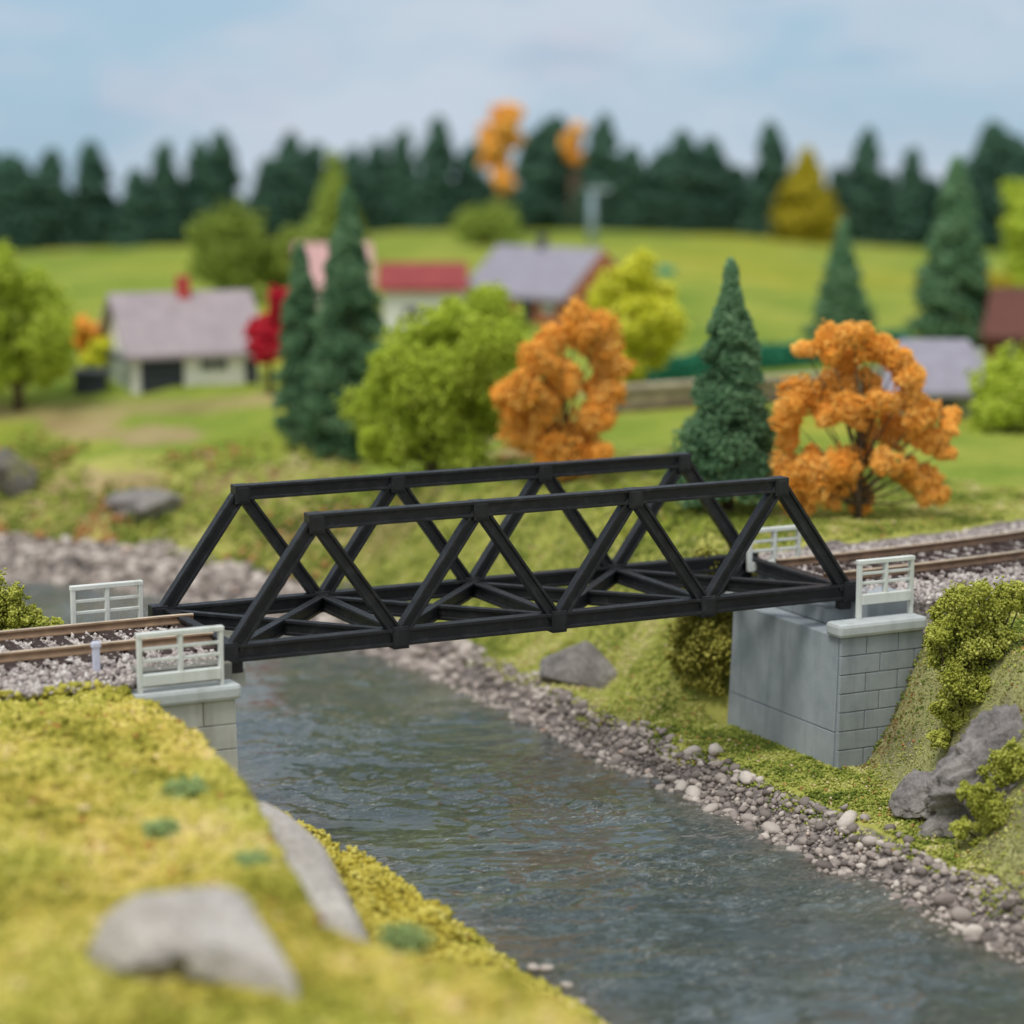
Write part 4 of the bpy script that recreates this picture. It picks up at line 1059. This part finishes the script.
# teal tufts
def tuft(u, v, dep, r_, label, k=1):
    p = atd(u, v, dep); n = 700
    P = sphere_pts(n)*rng.uniform(.1, 1, (n, 1))*np.array([r_*1.5, r_*1.5, r_*.75])*(1+.5*fbm(rng.uniform(0, 9, n), rng.uniform(0, 9, n)))[:, None]
    tag(link('grass_tuft', grains('grass_tuft', P, rng.uniform(.007, .013, n), rng.beta(2, 2, n)), M['teal'], None, loc=p), label, 'tuft', 'blue green tufts on the left bank')
tuft(405, 940, 11.2, .085, 'blue green tuft low on the moss above the water')
for u, v, r_, lab in ((252, 862, .050, 'blue green tuft near the upper end of the rock slab'), (186, 790, .065, 'faint green tuft highest on the foreground turf'), (160, 830, .055, 'small green tuft left of the others on the foreground turf')):
    g = ground(u, v); tuft(u, v, depth(g)-.12, r_*1.1, lab)

# ------------------------------------------------------------------ shore pebbles
n = 26000
y = np.concatenate([rng.uniform(-4.6, 3.5, n), rng.uniform(3.5, 8, n//3)]); x = rng.uniform(1.9, 3.6, len(y)); d, sd = river(x, y)
ok = (sd > 0) & (d > -.12) & (d < .25+.10*fbm(x*3, y*3, s=6)) & (rng.uniform(0, 1, len(x)) < np.clip((d+.1)/.1, 0, 1)); x, y, d = x[ok], y[ok], d[ok]
z = np.maximum(hgt(x, y), WZ-.015)
sz = .007+.021*rng.uniform(0, 1, len(x))**2.4
P = np.stack([x, y, z+sz*.35+.012*rng.uniform(0, 1, len(x))], -1)
me = grains('gravel', P, sz, rng.beta(1.6, 2, len(x)), tpl=ICO1, jit=.16, flat=.75)
tag(link('gravel', me, M['pebble'], smooth=True), 'fine grey shore gravel between the larger stones of the right bank', 'gravel', kind='stuff')
# countable stones
pm = []
for k in range(8):
    V, Fc = ICO2; V = V.copy(); r = np.random.default_rng(100+k)
    for _ in range(6):
        nrm = r.normal(size=3); nrm /= np.linalg.norm(nrm); lim = r.uniform(.55, .9); q = V @ nrm; m = q > lim; V[m] -= np.outer(q[m]-lim, nrm)*.8
    V *= (1+.18*fbm(V[:, 0]*1.5+k, V[:, 1]*1.5, V[:, 2]*1.5, s=k))[:, None]; V *= np.array([1.1, .85, .68])*r.uniform(.85, 1.15, 3)
    me = np_mesh('shore_stone', V, Fc, tint=np.full(len(V), [.12, .3, .45, .6, .75, .5, .9, .25][k])); me.materials.append(M['pebble']); me.polygons.foreach_set('use_smooth', np.ones(len(Fc), bool)); pm.append(me)
cnt = 0; placed = []
while cnt < 300:
    y = random.uniform(-3.9, 3.2); x = random.uniform(2.5, 3.5)
    d, sd = river(np.array([x]), np.array([y])); d = float(d[0])
    if d < -.05 or d > .27+.05*math.sin(y*3): continue
    r_ = random.uniform(.022, .042) if random.random() < .88 else random.uniform(.045, .072)
    if any((x-a)**2+(y-b)**2 < ((r_+c)*.78)**2 for a, b, c in placed): 
        if random.random() < .97: continue
    placed.append((x, y, r_)); cnt += 1
    o = bpy.data.objects.new('shore_stone', random.choice(pm)); C.objects.link(o)
    o.location = (x, y, max(float(hgt(x, y)), WZ-.01)+r_*.38); o.scale = (r_,)*3
    o.rotation_euler = (random.uniform(-.3, .3), random.uniform(-.3, .3), random.uniform(0, 6.28))
    tag(o, 'rounded grey stone in the stony strip along the right bank of the river', 'stone', 'stones along the right bank')
# far bank boulders, blurred
n = 7000
x = rng.uniform(-4, 3.4, n*6); y = rng.uniform(3.5, 13, n*6); d, sd = river(x, y)
ok = (sd > 0) & (d > -.05) & (d < lerp(.30, .56, sstep(4.5, 8, y))+.1*fbm(x*2, y*2, s=5)); x, y, d = x[ok][:n], y[ok][:n], d[ok][:n]
sz = .018+.05*rng.uniform(0, 1, len(x))**2; P = np.stack([x, y, hgt(x, y)+sz*.3], -1)
tag(link('shore_rubble', grains('shore_rubble', P, sz, rng.beta(2, 2, len(x)), tpl=ICO1, jit=.14, flat=.75), M['pebble'], smooth=True), 'pale pinkish grey rubble along the far river bank upstream of the bridge', 'gravel', kind='stuff')
# few pale pebbles at the near left waterline
for (u, v) in ((548, 968), (566, 985), (580, 1002), (592, 1016), (534, 968)):
    q = at(u, v, WZ+.02); r_ = random.uniform(.028, .045)
    o = bpy.data.objects.new('shore_stone', pm[4]); C.objects.link(o); o.location = tuple(q); o.scale = (r_,)*3; o.rotation_euler = (0, 0, random.uniform(0, 6))
    tag(o, 'pale pebble at the waterline below the yellow moss of the left bank', 'stone', 'pale pebbles at the left waterline')

# ------------------------------------------------------------------ render settings
S.render.engine = 'CYCLES'
S.view_settings.view_transform = 'Standard'; S.view_settings.look = 'None'; S.view_settings.gamma = 1; S.view_settings.exposure = 0
try: S.view_settings.use_curve_mapping = False
except Exception: pass
